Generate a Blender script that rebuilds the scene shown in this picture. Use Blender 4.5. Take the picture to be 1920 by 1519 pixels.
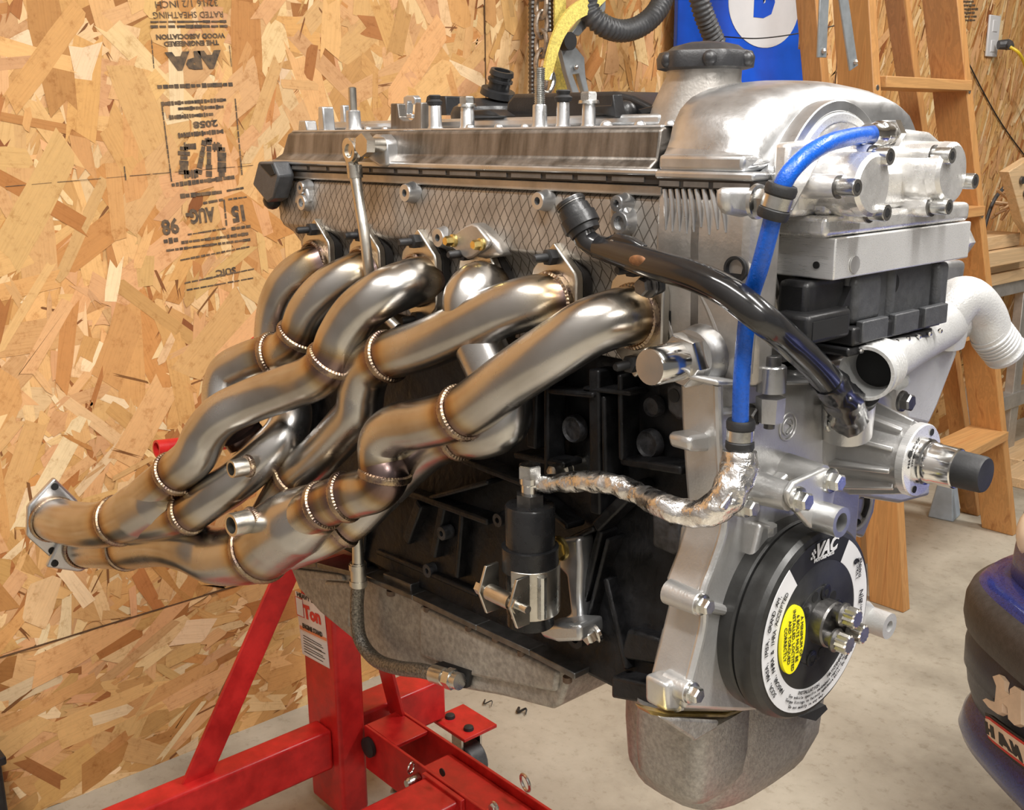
import bpy, bmesh, math, random
import numpy as np
from mathutils import Vector, Matrix
random.seed(7)
PI = math.pi
for o in list(bpy.data.objects): bpy.data.objects.remove(o, do_unlink=True)
scene = bpy.context.scene
COL = scene.collection

# ------------------------------------------------------------------ camera
# Engine frame: X along the crank (front +), Y across (exhaust side -), Z up,
# origin at the foremost exhaust port.  The floor lies ZF below that origin.
ZF = 0.93
SH = Vector((0, 0, ZF))
FPX, CX, CY = 1994.0, 960.0, 759.5
yaw, pitch, roll = .7199, .25022, -.00902
fw = np.array([-math.cos(yaw)*math.cos(pitch), math.sin(yaw)*math.cos(pitch), -math.sin(pitch)])
rt = np.cross(fw, [0, 0, 1]); rt /= np.linalg.norm(rt); up = np.cross(rt, fw)
RC = np.stack([math.cos(roll)*rt+math.sin(roll)*up, -math.sin(roll)*rt+math.cos(roll)*up, fw])
CAM = -RC.T @ np.array([.10113, .0690, .79872])
cam = bpy.data.cameras.new('camera'); camo = bpy.data.objects.new('camera', cam); COL.objects.link(camo)
cam.sensor_width = 36; cam.sensor_fit = 'HORIZONTAL'; cam.lens = FPX/1920*36; cam.clip_start = .02
M = Matrix.Identity(4)
for i in range(3):
    M[i][0] = RC[0][i]; M[i][1] = RC[1][i]; M[i][2] = -RC[2][i]; M[i][3] = CAM[i]+(ZF if i == 2 else 0)
camo.matrix_world = M
scene.camera = camo
scene.view_settings.view_transform = 'Standard'; scene.view_settings.look = 'None'
scene.view_settings.gamma = 1; scene.view_settings.use_curve_mapping = False
scene.view_settings.exposure = -.12

# ------------------------------------------------------------------ world and lamps
world = bpy.data.worlds.new('garage_fill'); scene.world = world; world.use_nodes = True  # even ambient fill from all around, added to brighten; no seen source
world.node_tree.nodes['Background'].inputs[0].default_value = (1, .98, .95, 1)
world.node_tree.nodes['Background'].inputs[1].default_value = .18
def area(name, loc, target, sx, sy, power, col=(1, .975, .94)):
    l = bpy.data.lights.new(name, 'AREA'); l.shape = 'RECTANGLE'; l.size = sx; l.size_y = sy; l.energy = power; l.color = col
    o = bpy.data.objects.new(name, l); COL.objects.link(o); o.location = loc
    d = (Vector(target)-Vector(loc)).normalized(); o.rotation_euler = d.to_track_quat('-Z', 'Y').to_euler()
    return o
LAMPS = [((1.05, .15, 2.42), 1.25, .16, 62), ((.25, -.85, 2.42), 1.25, .16, 40), ((.35, 1.9, 2.42), 1.25, .16, 52), ((2.3, -.9, 2.42), 1.25, .16, 40)]
for i, (p, a, b, e) in enumerate(LAMPS):
    area('ceiling_tube_light', p, (p[0], p[1], 0), a, b, e)

def pt(u, v, X=None, Y=None, Z=None, d=None):
    """photo position (in 1920 x 1519) on a given plane of the engine frame"""
    D = RC.T @ np.array([(u-CX)/FPX, (CY-v)/FPX, 1.0])
    if X is not None: t = (X-CAM[0])/D[0]
    elif Y is not None: t = (Y-CAM[1])/D[1]
    elif Z is not None: t = (Z-CAM[2])/D[2]
    else: t = d
    return Vector(CAM+t*D)

# ------------------------------------------------------------------ materials
def nt(name):
    m = bpy.data.materials.new(name); m.use_nodes = True
    t = m.node_tree; b = t.nodes['Principled BSDF']
    return m, t, b
def N(t, kind, **kw):
    n = t.nodes.new(kind)
    for k, v in kw.items():
        if k in n.inputs: n.inputs[k].default_value = v
        else: setattr(n, k, v)
    return n
def ramp(t, fac, stops):
    r = t.nodes.new('ShaderNodeValToRGB'); e = r.color_ramp.elements
    for i, (p, c) in enumerate(stops):
        if i == 0: el = e[0]; el.position = p
        elif i == len(stops)-1: el = e[len(e)-1]; el.position = p
        else: el = e.new(p)
        el.color = (*c, 1) if len(c) == 3 else c
    t.links.new(fac, r.inputs['Fac']); return r
def mk(name, base, rough=.5, metal=0., var=.15, scale=40., bump=0., bscale=200., rvar=.0, base2=None, coat=0., stretch=None, aniso=0., spec=None):
    m, t, b = nt(name)
    tc = t.nodes.new('ShaderNodeTexCoord'); src = tc.outputs['Object']
    if stretch:
        mp = N(t, 'ShaderNodeMapping'); mp.inputs['Scale'].default_value = stretch
        t.links.new(src, mp.inputs['Vector']); src = mp.outputs[0]
    n = N(t, 'ShaderNodeTexNoise', Scale=scale, Detail=6., Roughness=.6); t.links.new(src, n.inputs['Vector'])
    c1 = base2 if base2 else tuple(max(0, x*(1-var)) for x in base); c2 = base if base2 else tuple(min(1, x*(1+var)) for x in base)
    r = ramp(t, n.outputs['Fac'], [(.35, c1), (.65, c2)])
    t.links.new(r.outputs['Color'], b.inputs['Base Color'])
    b.inputs['Roughness'].default_value = rough; b.inputs['Metallic'].default_value = metal
    if rvar:
        mr = N(t, 'ShaderNodeMapRange'); mr.inputs['To Min'].default_value = max(.02, rough-rvar); mr.inputs['To Max'].default_value = rough+rvar
        mr.inputs['From Min'].default_value = .3; mr.inputs['From Max'].default_value = .7
        t.links.new(n.outputs['Fac'], mr.inputs['Value']); t.links.new(mr.outputs[0], b.inputs['Roughness'])
    if coat: b.inputs['Coat Weight'].default_value = coat; b.inputs['Coat Roughness'].default_value = .08
    if aniso: b.inputs['Anisotropic'].default_value = aniso
    if spec is not None: b.inputs['Specular IOR Level'].default_value = spec
    if bump:
        n2 = N(t, 'ShaderNodeTexNoise', Scale=bscale, Detail=3.); t.links.new(tc.outputs['Object'], n2.inputs['Vector'])
        bp = N(t, 'ShaderNodeBump', Strength=bump, Distance=.002); t.links.new(n2.outputs['Fac'], bp.inputs['Height'])
        t.links.new(bp.outputs[0], b.inputs['Normal'])
    return m
def mk_attr(name, rough=.5, metal=0., attr='col', grain=0., gscale=(8, 8, 120), bump=0., bscale=300., coat=0., mul=None):
    """colour from the face / point colour attribute with a little noise on top"""
    m, t, b = nt(name)
    a = N(t, 'ShaderNodeAttribute'); a.attribute_name = attr
    src = a.outputs['Color']
    tc = t.nodes.new('ShaderNodeTexCoord')
    if grain:
        mp = N(t, 'ShaderNodeMapping'); mp.inputs['Scale'].default_value = gscale; t.links.new(tc.outputs['Object'], mp.inputs['Vector'])
        n = N(t, 'ShaderNodeTexNoise', Scale=1., Detail=5., Roughness=.65); t.links.new(mp.outputs[0], n.inputs['Vector'])
        r = ramp(t, n.outputs['Fac'], [(.3, (1-grain,)*3), (.7, (1+grain*.4,)*3)])
        mx = N(t, 'ShaderNodeMix', data_type='RGBA', blend_type='MULTIPLY'); mx.inputs[0].default_value = 1
        t.links.new(src, mx.inputs[6]); t.links.new(r.outputs[0], mx.inputs[7]); src = mx.outputs[2]
    t.links.new(src, b.inputs['Base Color'])
    b.inputs['Roughness'].default_value = rough; b.inputs['Metallic'].default_value = metal
    if coat: b.inputs['Coat Weight'].default_value = coat
    if bump:
        n2 = N(t, 'ShaderNodeTexNoise', Scale=bscale, Detail=3.); t.links.new(tc.outputs['Object'], n2.inputs['Vector'])
        bp = N(t, 'ShaderNodeBump', Strength=bump, Distance=.002); t.links.new(n2.outputs['Fac'], bp.inputs['Height'])
        t.links.new(bp.outputs[0], b.inputs['Normal'])
    return m
MT = {}
MT['cast'] = mk('cast_aluminium_head', (.44, .415, .385), .42, .78, .2, 30, .12, 350)
MT['cast_light'] = mk('cast_aluminium_light', (.56, .565, .57), .32, .88, .12, 30, .05, 400, .08)
MT['cover_side'] = mk('stained_cover_side', (.30, .27, .24), .42, .75, 0, 1., .1, 300, .05, base2=(.10, .088, .075), stretch=(55, 55, 5))
MT['machined'] = mk('machined_aluminium', (.84, .84, .83), .32, .6, .06, 20, .03, 400, .08, stretch=(3, 60, 60))
MT['vanos'] = mk('bright_cast_aluminium', (.80, .79, .77), .28, .72, .12, 40, .12, 300, .1)
MT['silver'] = mk('silver_painted_cast', (.58, .575, .565), .36, .72, .07, 25, .12, 450, .05)
MT['whitecast'] = mk('pale_sand_cast', (.58, .58, .57), .46, .35, .05, 40, .25, 500)
MT['pan'] = mk('dull_grey_pan', (.33, .305, .27), .55, .45, .25, 160, .2, 500)
MT['sump'] = mk('brushed_grey_sump', (.34, .32, .295), .42, .6, .2, 260, .25, 600)
MT['block'] = mk('black_painted_block', (.010, .010, .011), .42, 0., .5, 60, .5, 120, .12, spec=.3)
MT['block_worn'] = mk('worn_dark_block', (.035, .035, .038), .5, .1, .5, 120, .4, 260, .1)
MT['blackplastic'] = mk('black_plastic', (.016, .016, .017), .36, 0., .2, 80, .1, 500)
MT['greyplastic'] = mk('dark_grey_plastic', (.062, .064, .068), .42, 0., .15, 150, .15, 600)
MT['rubber'] = mk('black_rubber', (.018, .018, .019), .55, 0., .2, 60, .1, 400)
MT['gloss_black'] = mk('gloss_black_pipe', (.012, .012, .013), .2, 0., .3, 30, 0, 1, .05, coat=.5)
MT['canister'] = mk('black_anodised', (.02, .02, .021), .27, .3, .2, 60, 0, 1, .06)
MT['damper'] = mk('black_damper', (.040, .040, .039), .36, .4, .2, 60, .04, 500, .05)
MT['zinc'] = mk('zinc_plated_steel', (.62, .62, .60), .27, 1., .15, 60, .05, 300, .08)
MT['chrome'] = mk('polished_steel', (.74, .73, .71), .14, 1., .05, 40, 0, 1, .04)
MT['steel_dark'] = mk('dark_steel', (.16, .155, .15), .35, .9, .25, 70, .1, 300)
MT['gold'] = mk('gold_zinc', (.72, .56, .22), .28, 1., .2, 70, .05, 300)
MT['welds'] = mk('weld_bead', (.50, .375, .23), .32, 1., 0, 90, .3, 500, .1, base2=(.24, .17, .15))
MT['bare_steel'] = mk('bare_steel_bracket', (.60, .57, .51), .32, 1., .15, 30, .06, 300, .08)
MT['darkhole'] = mk('dark_hole', (.008, .008, .008), .7, 0., .1, 50)
MT['blue_hose'] = mk('blue_braided_hose', (.004, .095, .52), .3, 0., .12, 350, .25, 700, .05, coat=.15)
MT['braid'] = mk('steel_braid', (.20, .185, .16), .4, .85, .55, 450, .6, 500)
MT['red'] = mk('red_paint', (.62, .022, .02), .36, 0., .18, 35, .05, 200, .08, base2=(.42, .012, .012))
MT['white_print'] = mk('white_vinyl', (.66, .66, .67), .4, 0., .03, 20)
MT['black_print'] = mk('black_ink', (.012, .012, .012), .5, 0., .1, 20)
MT['ink'] = mk('faded_stamp_ink', (.05, .04, .032), .8, 0., 0, 90, base2=(.17, .11, .06))
MT['red_print'] = mk('red_ink', (.55, .03, .02), .5, 0., .05, 20)
MT['yellow_print'] = mk('yellow_vinyl', (.9, .82, .01), .4, 0., .03, 20)
MT['rust'] = mk('rusty_patch', (.19, .085, .035), .6, .3, .4, 200)
MT['gasket'] = mk('gasket_black', (.02, .018, .017), .5, 0., .2, 60)
MT['gasket_tab'] = mk('gasket_tab_grey', (.16, .15, .14), .45, .5, .2, 60)

# stainless pipe: heat tint colours carried per vertex, fine brushing on top
def steel_mat():
    m, t, b = nt('brushed_stainless')
    a = N(t, 'ShaderNodeAttribute'); a.attribute_name = 'weld_tint'
    tc = t.nodes.new('ShaderNodeTexCoord')
    n = N(t, 'ShaderNodeTexNoise', Scale=18., Detail=4.); t.links.new(tc.outputs['Object'], n.inputs['Vector'])
    r1 = ramp(t, n.outputs['Fac'], [(.3, (.40, .375, .345)), (.5, (.50, .485, .465)), (.75, (.57, .56, .555))])
    r2 = ramp(t, a.outputs['Color'], [(0., (1, 1, 1)), (.3, (1, .87, .66)), (.6, (.68, .48, .27)), (.85, (.46, .31, .26)), (1., (.40, .30, .30))])
    mx = N(t, 'ShaderNodeMix', data_type='RGBA', blend_type='MULTIPLY'); mx.inputs[0].default_value = 1
    t.links.new(r1.outputs[0], mx.inputs[6]); t.links.new(r2.outputs[0], mx.inputs[7]); t.links.new(mx.outputs[2], b.inputs['Base Color'])
    b.inputs['Metallic'].default_value = 1
    mr = N(t, 'ShaderNodeMapRange'); mr.inputs['To Min'].default_value = .19; mr.inputs['To Max'].default_value = .33
    t.links.new(n.outputs['Fac'], mr.inputs['Value']); t.links.new(mr.outputs[0], b.inputs['Roughness'])
    n2 = N(t, 'ShaderNodeTexNoise', Scale=900., Detail=2.); t.links.new(tc.outputs['Object'], n2.inputs['Vector'])
    bp = N(t, 'ShaderNodeBump', Strength=.05, Distance=.001); t.links.new(n2.outputs['Fac'], bp.inputs['Height']); t.links.new(bp.outputs[0], b.inputs['Normal'])
    return m
MT['steel'] = steel_mat()

# ------------------------------------------------------------------ mesh builder
def frame(d):
    d = Vector(d).normalized()
    a = Vector((0, 0, 1)) if abs(d.z) < .9 else Vector((1, 0, 0))
    u = d.cross(a).normalized(); return u, u.cross(d).normalized(), d     # u, w, d with w roughly up
def smooth_path(pts, rs, k=8):
    P = [Vector(p) for p in pts]; out = []; ro = []
    Q = [P[0]*2-P[1]]+P+[P[-1]*2-P[-2]]
    for i in range(1, len(Q)-2):
        p0, p1, p2, p3 = Q[i-1:i+3]
        # centripetal Catmull-Rom
        t0 = 0; t1 = t0+max(1e-6, (p1-p0).length)**.5; t2 = t1+max(1e-6, (p2-p1).length)**.5; t3 = t2+max(1e-6, (p3-p2).length)**.5
        for j in range(k):
            t = t1+(t2-t1)*j/k
            A1 = p0*((t1-t)/(t1-t0))+p1*((t-t0)/(t1-t0)); A2 = p1*((t2-t)/(t2-t1))+p2*((t-t1)/(t2-t1)); A3 = p2*((t3-t)/(t3-t2))+p3*((t-t2)/(t3-t2))
            B1 = A1*((t2-t)/(t2-t0))+A2*((t-t0)/(t2-t0)); B2 = A2*((t3-t)/(t3-t1))+A3*((t-t1)/(t3-t1))
            out.append(B1*((t2-t)/(t2-t1))+B2*((t-t1)/(t2-t1)))
            s = j/k; ro.append(rs[i-1]*(1-s)+rs[i]*s)
    out.append(P[-1]); ro.append(rs[-1])
    return out, ro
class MB:
    def __init__(s): s.v = []; s.f = []; s.m = []; s.heat = {}
    def add(s, vs, fs, m=0):
        b = len(s.v); s.v += [Vector(v) for v in vs]; s.f += [tuple(b+i for i in f) for f in fs]; s.m += [m]*len(fs); return b
    def box(s, c, sz, rot=None, m=0):
        c = Vector(c); h = [x/2 for x in sz]
        vs = [Vector((i*h[0], j*h[1], k*h[2])) for i in (-1, 1) for j in (-1, 1) for k in (-1, 1)]
        if rot is not None: vs = [rot @ v for v in vs]
        s.add([c+v for v in vs], [(0, 1, 3, 2), (4, 6, 7, 5), (0, 4, 5, 1), (2, 3, 7, 6), (0, 2, 6, 4), (1, 5, 7, 3)], m); return s
    def bx(s, x0, x1, y0, y1, z0, z1, m=0): return s.box(((x0+x1)/2, (y0+y1)/2, (z0+z1)/2), (abs(x1-x0), abs(y1-y0), abs(z1-z0)), m=m)
    def bar(s, p0, p1, a, b, upv=(0, 0, 1), m=0):
        """box beam from p0 to p1, width a (sideways) and height b"""
        p0, p1 = Vector(p0), Vector(p1); d = (p1-p0).normalized(); u = d.cross(Vector(upv)).normalized(); w = u.cross(d)
        vs = [p+u*(i*a/2)+w*(j*b/2) for p in (p0, p1) for i, j in ((-1, -1), (1, -1), (1, 1), (-1, 1))]
        s.add(vs, [(0, 1, 2, 3), (7, 6, 5, 4), (0, 4, 5, 1), (1, 5, 6, 2), (2, 6, 7, 3), (3, 7, 4, 0)], m); return s
    def prism(s, pts, vec, m=0, taper=1.):
        P = [Vector(p) for p in pts]; V = Vector(vec); n = len(P); c = sum(P, Vector())/n
        T = [c+(p-c)*taper+V for p in P]
        nrm = sum(((P[i]-c).cross(P[(i+1) % n]-c) for i in range(n)), Vector())
        fs = [tuple(range(n-1, -1, -1)), tuple(range(n, 2*n))]+[(i, (i+1) % n, n+(i+1) % n, n+i) for i in range(n)]
        if nrm.dot(V) < 0: fs = [tuple(reversed(f)) for f in fs]
        s.add(P+T, fs, m); return s
    def loft(s, rings, m=0, cap=True, closed=True):
        n = len(rings[0]); vs = [v for r in rings for v in r]; fs = []
        for i in range(len(rings)-1):
            for j in range(n if closed else n-1):
                fs.append((i*n+j, i*n+(j+1) % n, (i+1)*n+(j+1) % n, (i+1)*n+j))
        if cap and closed: fs += [tuple(range(n-1, -1, -1)), tuple((len(rings)-1)*n+j for j in range(n))]
        s.add(vs, fs, m); return s
    def lathe(s, prof, p, axis, n=24, m=0, cap=True, ph=0., lobes=0, lamp=0.):
        """prof: list of (distance along axis, radius)"""
        u, w, d = frame(axis); p = Vector(p); rings = []
        for t, r in prof:
            ring = []
            for k in range(n):
                a = 2*PI*k/n+ph; rr = r*(1+lamp*math.cos(lobes*a)) if lobes else r
                ring.append(p+d*t+u*(rr*math.cos(a))+w*(rr*math.sin(a)))
            rings.append(ring)
        return s.loft(rings, m, cap)
    def cyl(s, p0, p1, r0, r1=None, n=20, m=0, cap=True):
        p0, p1 = Vector(p0), Vector(p1)
        return s.lathe([(0, r0), ((p1-p0).length, r0 if r1 is None else r1)], p0, p1-p0, n, m, cap)
    def hollow(s, p0, axis, L, ro, ri, n=28, m=0, depth=None):
        depth = L*.98 if depth is None else depth
        return s.lathe([(0, ro), (L, ro), (L, ri), (L-depth, ri)], p0, axis, n, m)
    def tube(s, pts, r, n=16, k=8, m=0, cap=True, flat=None, smooth=True, welds=None):
        rs = [r]*len(pts) if not isinstance(r, (list, tuple)) else list(r)
        P, Rr = smooth_path(pts, rs, k) if smooth and len(pts) > 2 else ([Vector(p) for p in pts], rs)
        u = None; rings = []; L = [0.]
        for i in range(1, len(P)): L.append(L[-1]+(P[i]-P[i-1]).length)
        for i, p in enumerate(P):
            d = (P[min(i+1, len(P)-1)]-P[max(i-1, 0)]).normalized()
            if u is None: u = frame(d)[0]
            else: u = (u-d*u.dot(d)).normalized()
            w = d.cross(u); fl = flat or (1, 1)
            rings.append([p+u*(Rr[i]*fl[0]*math.cos(2*PI*q/n))+w*(Rr[i]*fl[1]*math.sin(2*PI*q/n)) for q in range(n)])
        b = len(s.v); s.loft(rings, m, cap)
        if welds is not None:
            for i, p in enumerate(P):
                h = max([math.exp(-((p-Vector(w)).length/.017)**2) for w in welds]+[0])
                for q in range(n): s.heat[b+i*n+q] = h
        s.path = P; return s
    def ball(s, c, r, n=14, m=0, sc=(1, 1, 1), top=False):
        rows = n//2; rings = []; a0 = 0 if top else -PI/2
        c = Vector(c)
        for i in range(rows+1):
            a = a0+(PI/2-a0)*i/rows; rr = max(1e-5, math.cos(a))*r
            rings.append([c+Vector((rr*math.cos(2*PI*k/n)*sc[0], rr*math.sin(2*PI*k/n)*sc[1], r*math.sin(a)*sc[2])) for k in range(n)])
        return s.loft(rings, m)
    def ring(s, c, axis, R, r, n=36, k=8, m=0, bump=0., arc=(0, 2*PI), fl=1.):
        u, w, d = frame(axis); c = Vector(c); rings = []
        full = abs(arc[1]-arc[0]-2*PI) < 1e-4
        for i in range(n if full else n+1):
            a = arc[0]+(arc[1]-arc[0])*i/n; e = u*math.cos(a)+w*math.sin(a); rr = r*(1+bump*(1 if i % 2 else -1))
            rings.append([c+e*(R+rr*math.cos(2*PI*j/k))+d*(rr*fl*math.sin(2*PI*j/k)) for j in range(k)])
        if full:
            nn = k; vs = [v for q in rings for v in q]; fs = []
            for i in range(n):
                for j in range(nn): fs.append((i*nn+j, ((i+1) % n)*nn+j, ((i+1) % n)*nn+(j+1) % nn, i*nn+(j+1) % nn))
            s.add(vs, fs, m)
        else: s.loft(rings, m)
        return s
    def hexbolt(s, p, axis, r, h, m=0, flange=1.25, n=6, ph=.3):
        p = Vector(p); d = Vector(axis).normalized()
        if flange: s.lathe([(0, r*flange), (h*.22, r*flange*.96), (h*.3, r*1.0)], p, d, 20, m)
        s.lathe([(h*.2, r), (h*.85, r), (h, r*.82)], p, d, n, m, ph=ph); return s
    def socket(s, p, axis, r, h, m=0, hole=1):
        s.lathe([(0, r), (h*.93, r), (h, r*.94), (h, r*.52)], p, axis, 20, m, cap=False)
        s.lathe([(h, r*.52), (h*.45, r*.5)], p, axis, 6, hole, cap=True); return s
    def build(s, name, mats, root=None, parent=None, bevel=0., seg=2, ang=35, sub=0, label=None, smooth=True, fix=True):
        me = bpy.data.meshes.new(name)
        off = SH-(root.location if root else Vector())
        me.from_pydata([v+off for v in s.v], [], s.f)
        if not isinstance(mats, (list, tuple)): mats = [mats]
        for x in mats: me.materials.append(MT[x] if isinstance(x, str) else x)
        me.polygons.foreach_set('material_index', s.m)
        if s.heat:
            at = me.attributes.new('weld_tint', 'FLOAT_COLOR', 'POINT')
            vals = [0.]*len(s.v)
            for i, h in s.heat.items(): vals[i] = h
            at.data.foreach_set('color', [q for h in vals for q in (h, h, h, 1)])
        me.update()
        if fix:
            bm = bmesh.new(); bm.from_mesh(me); bmesh.ops.recalc_face_normals(bm, faces=bm.faces); bm.to_mesh(me); bm.free()
        if smooth:
            me.shade_smooth(); me.set_sharp_from_angle(angle=math.radians(ang))
        o = bpy.data.objects.new(name, me); COL.objects.link(o)
        p = parent or root
        if p: o.parent = p
        if bevel:
            md = o.modifiers.new('Bevel', 'BEVEL'); md.width = bevel; md.segments = seg; md.limit_method = 'ANGLE'; md.angle_limit = math.radians(40); md.harden_normals = False
        if sub:
            md = o.modifiers.new('Subdivision', 'SUBSURF'); md.levels = sub; md.render_levels = sub
        if label: o['label'] = label
        return o
def thing(name, label, cat, base, group=None):
    o = bpy.data.objects.new(name, None); COL.objects.link(o); o.empty_display_size = .05
    o.location = Vector(base)+SH; o['label'] = label; o['category'] = cat
    if group: o['group'] = group
    return o
def tag(o, label, cat, group=None):
    o['label'] = label; o['category'] = cat
    if group: o['group'] = group
    return o
def struct(o): o['kind'] = 'structure'; return o
def stuff(o): o['kind'] = 'stuff'; return o
_font_cache = {}
def text_mesh(txt, size, sx=1., shear=0., bold=0.):
    c = bpy.data.curves.new('lettering', 'FONT'); c.body = txt; c.size = size; c.align_x = 'CENTER'; c.align_y = 'CENTER'; c.shear = shear; c.offset = bold; c.resolution_u = 2; c.space_line = .9
    c.extrude = .00012
    o = bpy.data.objects.new('lettering', c); COL.objects.link(o)
    dg = bpy.context.evaluated_depsgraph_get(); me = bpy.data.meshes.new_from_object(o.evaluated_get(dg))
    bpy.data.objects.remove(o); bpy.data.curves.remove(c)
    vs = [v.co.copy() for v in me.vertices]; fs = [tuple(p.vertices) for p in me.polygons]; bpy.data.meshes.remove(me)
    return [Vector((v.x*sx, v.y, v.z)) for v in vs], fs
def put_text(mb, txt, size, p, xd, yd, sx=1., shear=0., bold=0., m=0):
    vs, fs = text_mesh(txt, size, sx, shear, bold)
    xd = Vector(xd).normalized(); yd = Vector(yd); yd = (yd-xd*yd.dot(xd)).normalized(); z = xd.cross(yd); p = Vector(p)
    mb.add([p+xd*v.x+yd*v.y+z*v.z for v in vs], fs, m)
def arc_text(mb, txt, size, c, R, a0, step, face=1, m=0, bold=0.):
    """letters on an arc in the plane X = c.x, seen from +X (y to the right, z up); a0 the angle of the middle"""
    n = len(txt)
    for i, ch in enumerate(txt):
        if ch == ' ': continue
        a = a0+(i-(n-1)/2)*step*face
        e = Vector((0, math.cos(a), math.sin(a))); tg = Vector((0, -math.sin(a), math.cos(a)))*face
        put_text(mb, ch, size, Vector(c)+e*R, tg, e*(-face), bold=bold, m=m)
# ================================================================== setting
XW = -1.12
def osb_material():
    m, t, b = nt('oriented_strand_board')
    a = N(t, 'ShaderNodeAttribute'); a.attribute_name = 'col'
    uv = t.nodes.new('ShaderNodeUVMap')
    mp = N(t, 'ShaderNodeMapping'); mp.inputs['Scale'].default_value = (14, 330, 1); t.links.new(uv.outputs[0], mp.inputs['Vector'])
    n = N(t, 'ShaderNodeTexNoise', Scale=1., Detail=5., Roughness=.65); t.links.new(mp.outputs[0], n.inputs['Vector'])
    r = ramp(t, n.outputs['Fac'], [(.25, (.86, .82, .76)), (.5, (1, 1, 1)), (.8, (1.06, 1.05, 1.03))])
    mx = N(t, 'ShaderNodeMix', data_type='RGBA', blend_type='MULTIPLY'); mx.inputs[0].default_value = 1
    t.links.new(a.outputs['Color'], mx.inputs[6]); t.links.new(r.outputs[0], mx.inputs[7])
    tc = t.nodes.new('ShaderNodeTexCoord'); n3 = N(t, 'ShaderNodeTexNoise', Scale=55., Detail=8., Roughness=.75); t.links.new(tc.outputs['Object'], n3.inputs['Vector'])
    r3 = ramp(t, n3.outputs['Fac'], [(.30, (.66, .52, .38)), (.46, (1, 1, 1)), (.7, (1.1, 1.09, 1.07))])
    m3 = N(t, 'ShaderNodeMix', data_type='RGBA', blend_type='MULTIPLY'); m3.inputs[0].default_value = .8
    t.links.new(mx.outputs[2], m3.inputs[6]); t.links.new(r3.outputs[0], m3.inputs[7]); mx = m3
    t.links.new(mx.outputs[2], b.inputs['Base Color']); b.inputs['Roughness'].default_value = .62; b.inputs['Specular IOR Level'].default_value = .3
    bp = N(t, 'ShaderNodeBump', Strength=.25, Distance=.001); t.links.new(n.outputs['Fac'], bp.inputs['Height']); t.links.new(bp.outputs[0], b.inputs['Normal'])
    return m
MT['osb'] = osb_material()
MT['osb_base'] = mk('strand_board_base', (.60, .34, .13), .7, 0., .3, 25, .2, 100)
def concrete():
    m, t, b = nt('garage_concrete')
    tc = t.nodes.new('ShaderNodeTexCoord')
    n = N(t, 'ShaderNodeTexNoise', Scale=3.2, Detail=9., Roughness=.62); t.links.new(tc.outputs['Object'], n.inputs['Vector'])
    n2 = N(t, 'ShaderNodeTexNoise', Scale=45., Detail=6., Roughness=.7); t.links.new(tc.outputs['Object'], n2.inputs['Vector'])
    r = ramp(t, n.outputs['Fac'], [(.30, (.22, .195, .15)), (.5, (.385, .35, .28)), (.70, (.48, .445, .365))])
    r2 = ramp(t, n2.outputs['Fac'], [(.28, (.70, .67, .62)), (.45, (1, 1, 1)), (.75, (1.06, 1.06, 1.06))])
    mx = N(t, 'ShaderNodeMix', data_type='RGBA', blend_type='MULTIPLY'); mx.inputs[0].default_value = 1
    t.links.new(r.outputs[0], mx.inputs[6]); t.links.new(r2.outputs[0], mx.inputs[7]); t.links.new(mx.outputs[2], b.inputs['Base Color'])
    b.inputs['Roughness'].default_value = .6
    bp = N(t, 'ShaderNodeBump', Strength=.2, Distance=.003); t.links.new(n2.outputs['Fac'], bp.inputs['Height']); t.links.new(bp.outputs[0], b.inputs['Normal'])
    return m
MT['concrete'] = concrete()
MT['ceiling'] = mk('white_ceiling_board', (.72, .70, .66), .8, 0., .05, 5)
MT['drywall'] = mk('pale_grey_wallboard', (.26, .255, .25), .8, 0., .05, 5)
MT['seam'] = mk('dark_panel_gap', (.10, .05, .02), .9, 0., .2, 40)

struct(MB().bx(-1.3, 4., -2.2, 4.6, -ZF-.1, -ZF).build('floor', 'concrete'))
struct(MB().bx(-1.3, 4., -2.2, 4.6, 2.47-ZF, 2.55-ZF).build('ceiling', 'ceiling'))
wall = struct(MB().bx(XW-.1, XW-.002, -2.2, 4.6, -ZF, 2.47-ZF).build('wall_back', 'osb_base'))
struct(MB().bx(XW, 4., -1.42, -1.32, -ZF, 2.47-ZF).build('wall_left', 'drywall'))
struct(MB().bx(XW, 4., 4.6, 4.7, -ZF, 2.47-ZF).build('wall_right', 'drywall'))
for (p, a, b, e) in LAMPS:          # the housings of the tube lights
    t = thing('tube_light', 'white fluorescent tube light under the ceiling, '+{62: 'above the engine front', 52: 'nearest the stepladder', 40: 'above the header side'}.get(e, '') if p[0] < 2 else 'white fluorescent tube light under the ceiling, farthest from the back wall', 'light', (p[0], p[1], p[2]-ZF), 'tube lights under the ceiling')
    MB().bx(p[0]-a/2, p[0]+a/2, p[1]-b/2-.02, p[1]+b/2+.02, p[2]-ZF+.006, p[2]-ZF+.05).build('housing', 'white_print', t)

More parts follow.
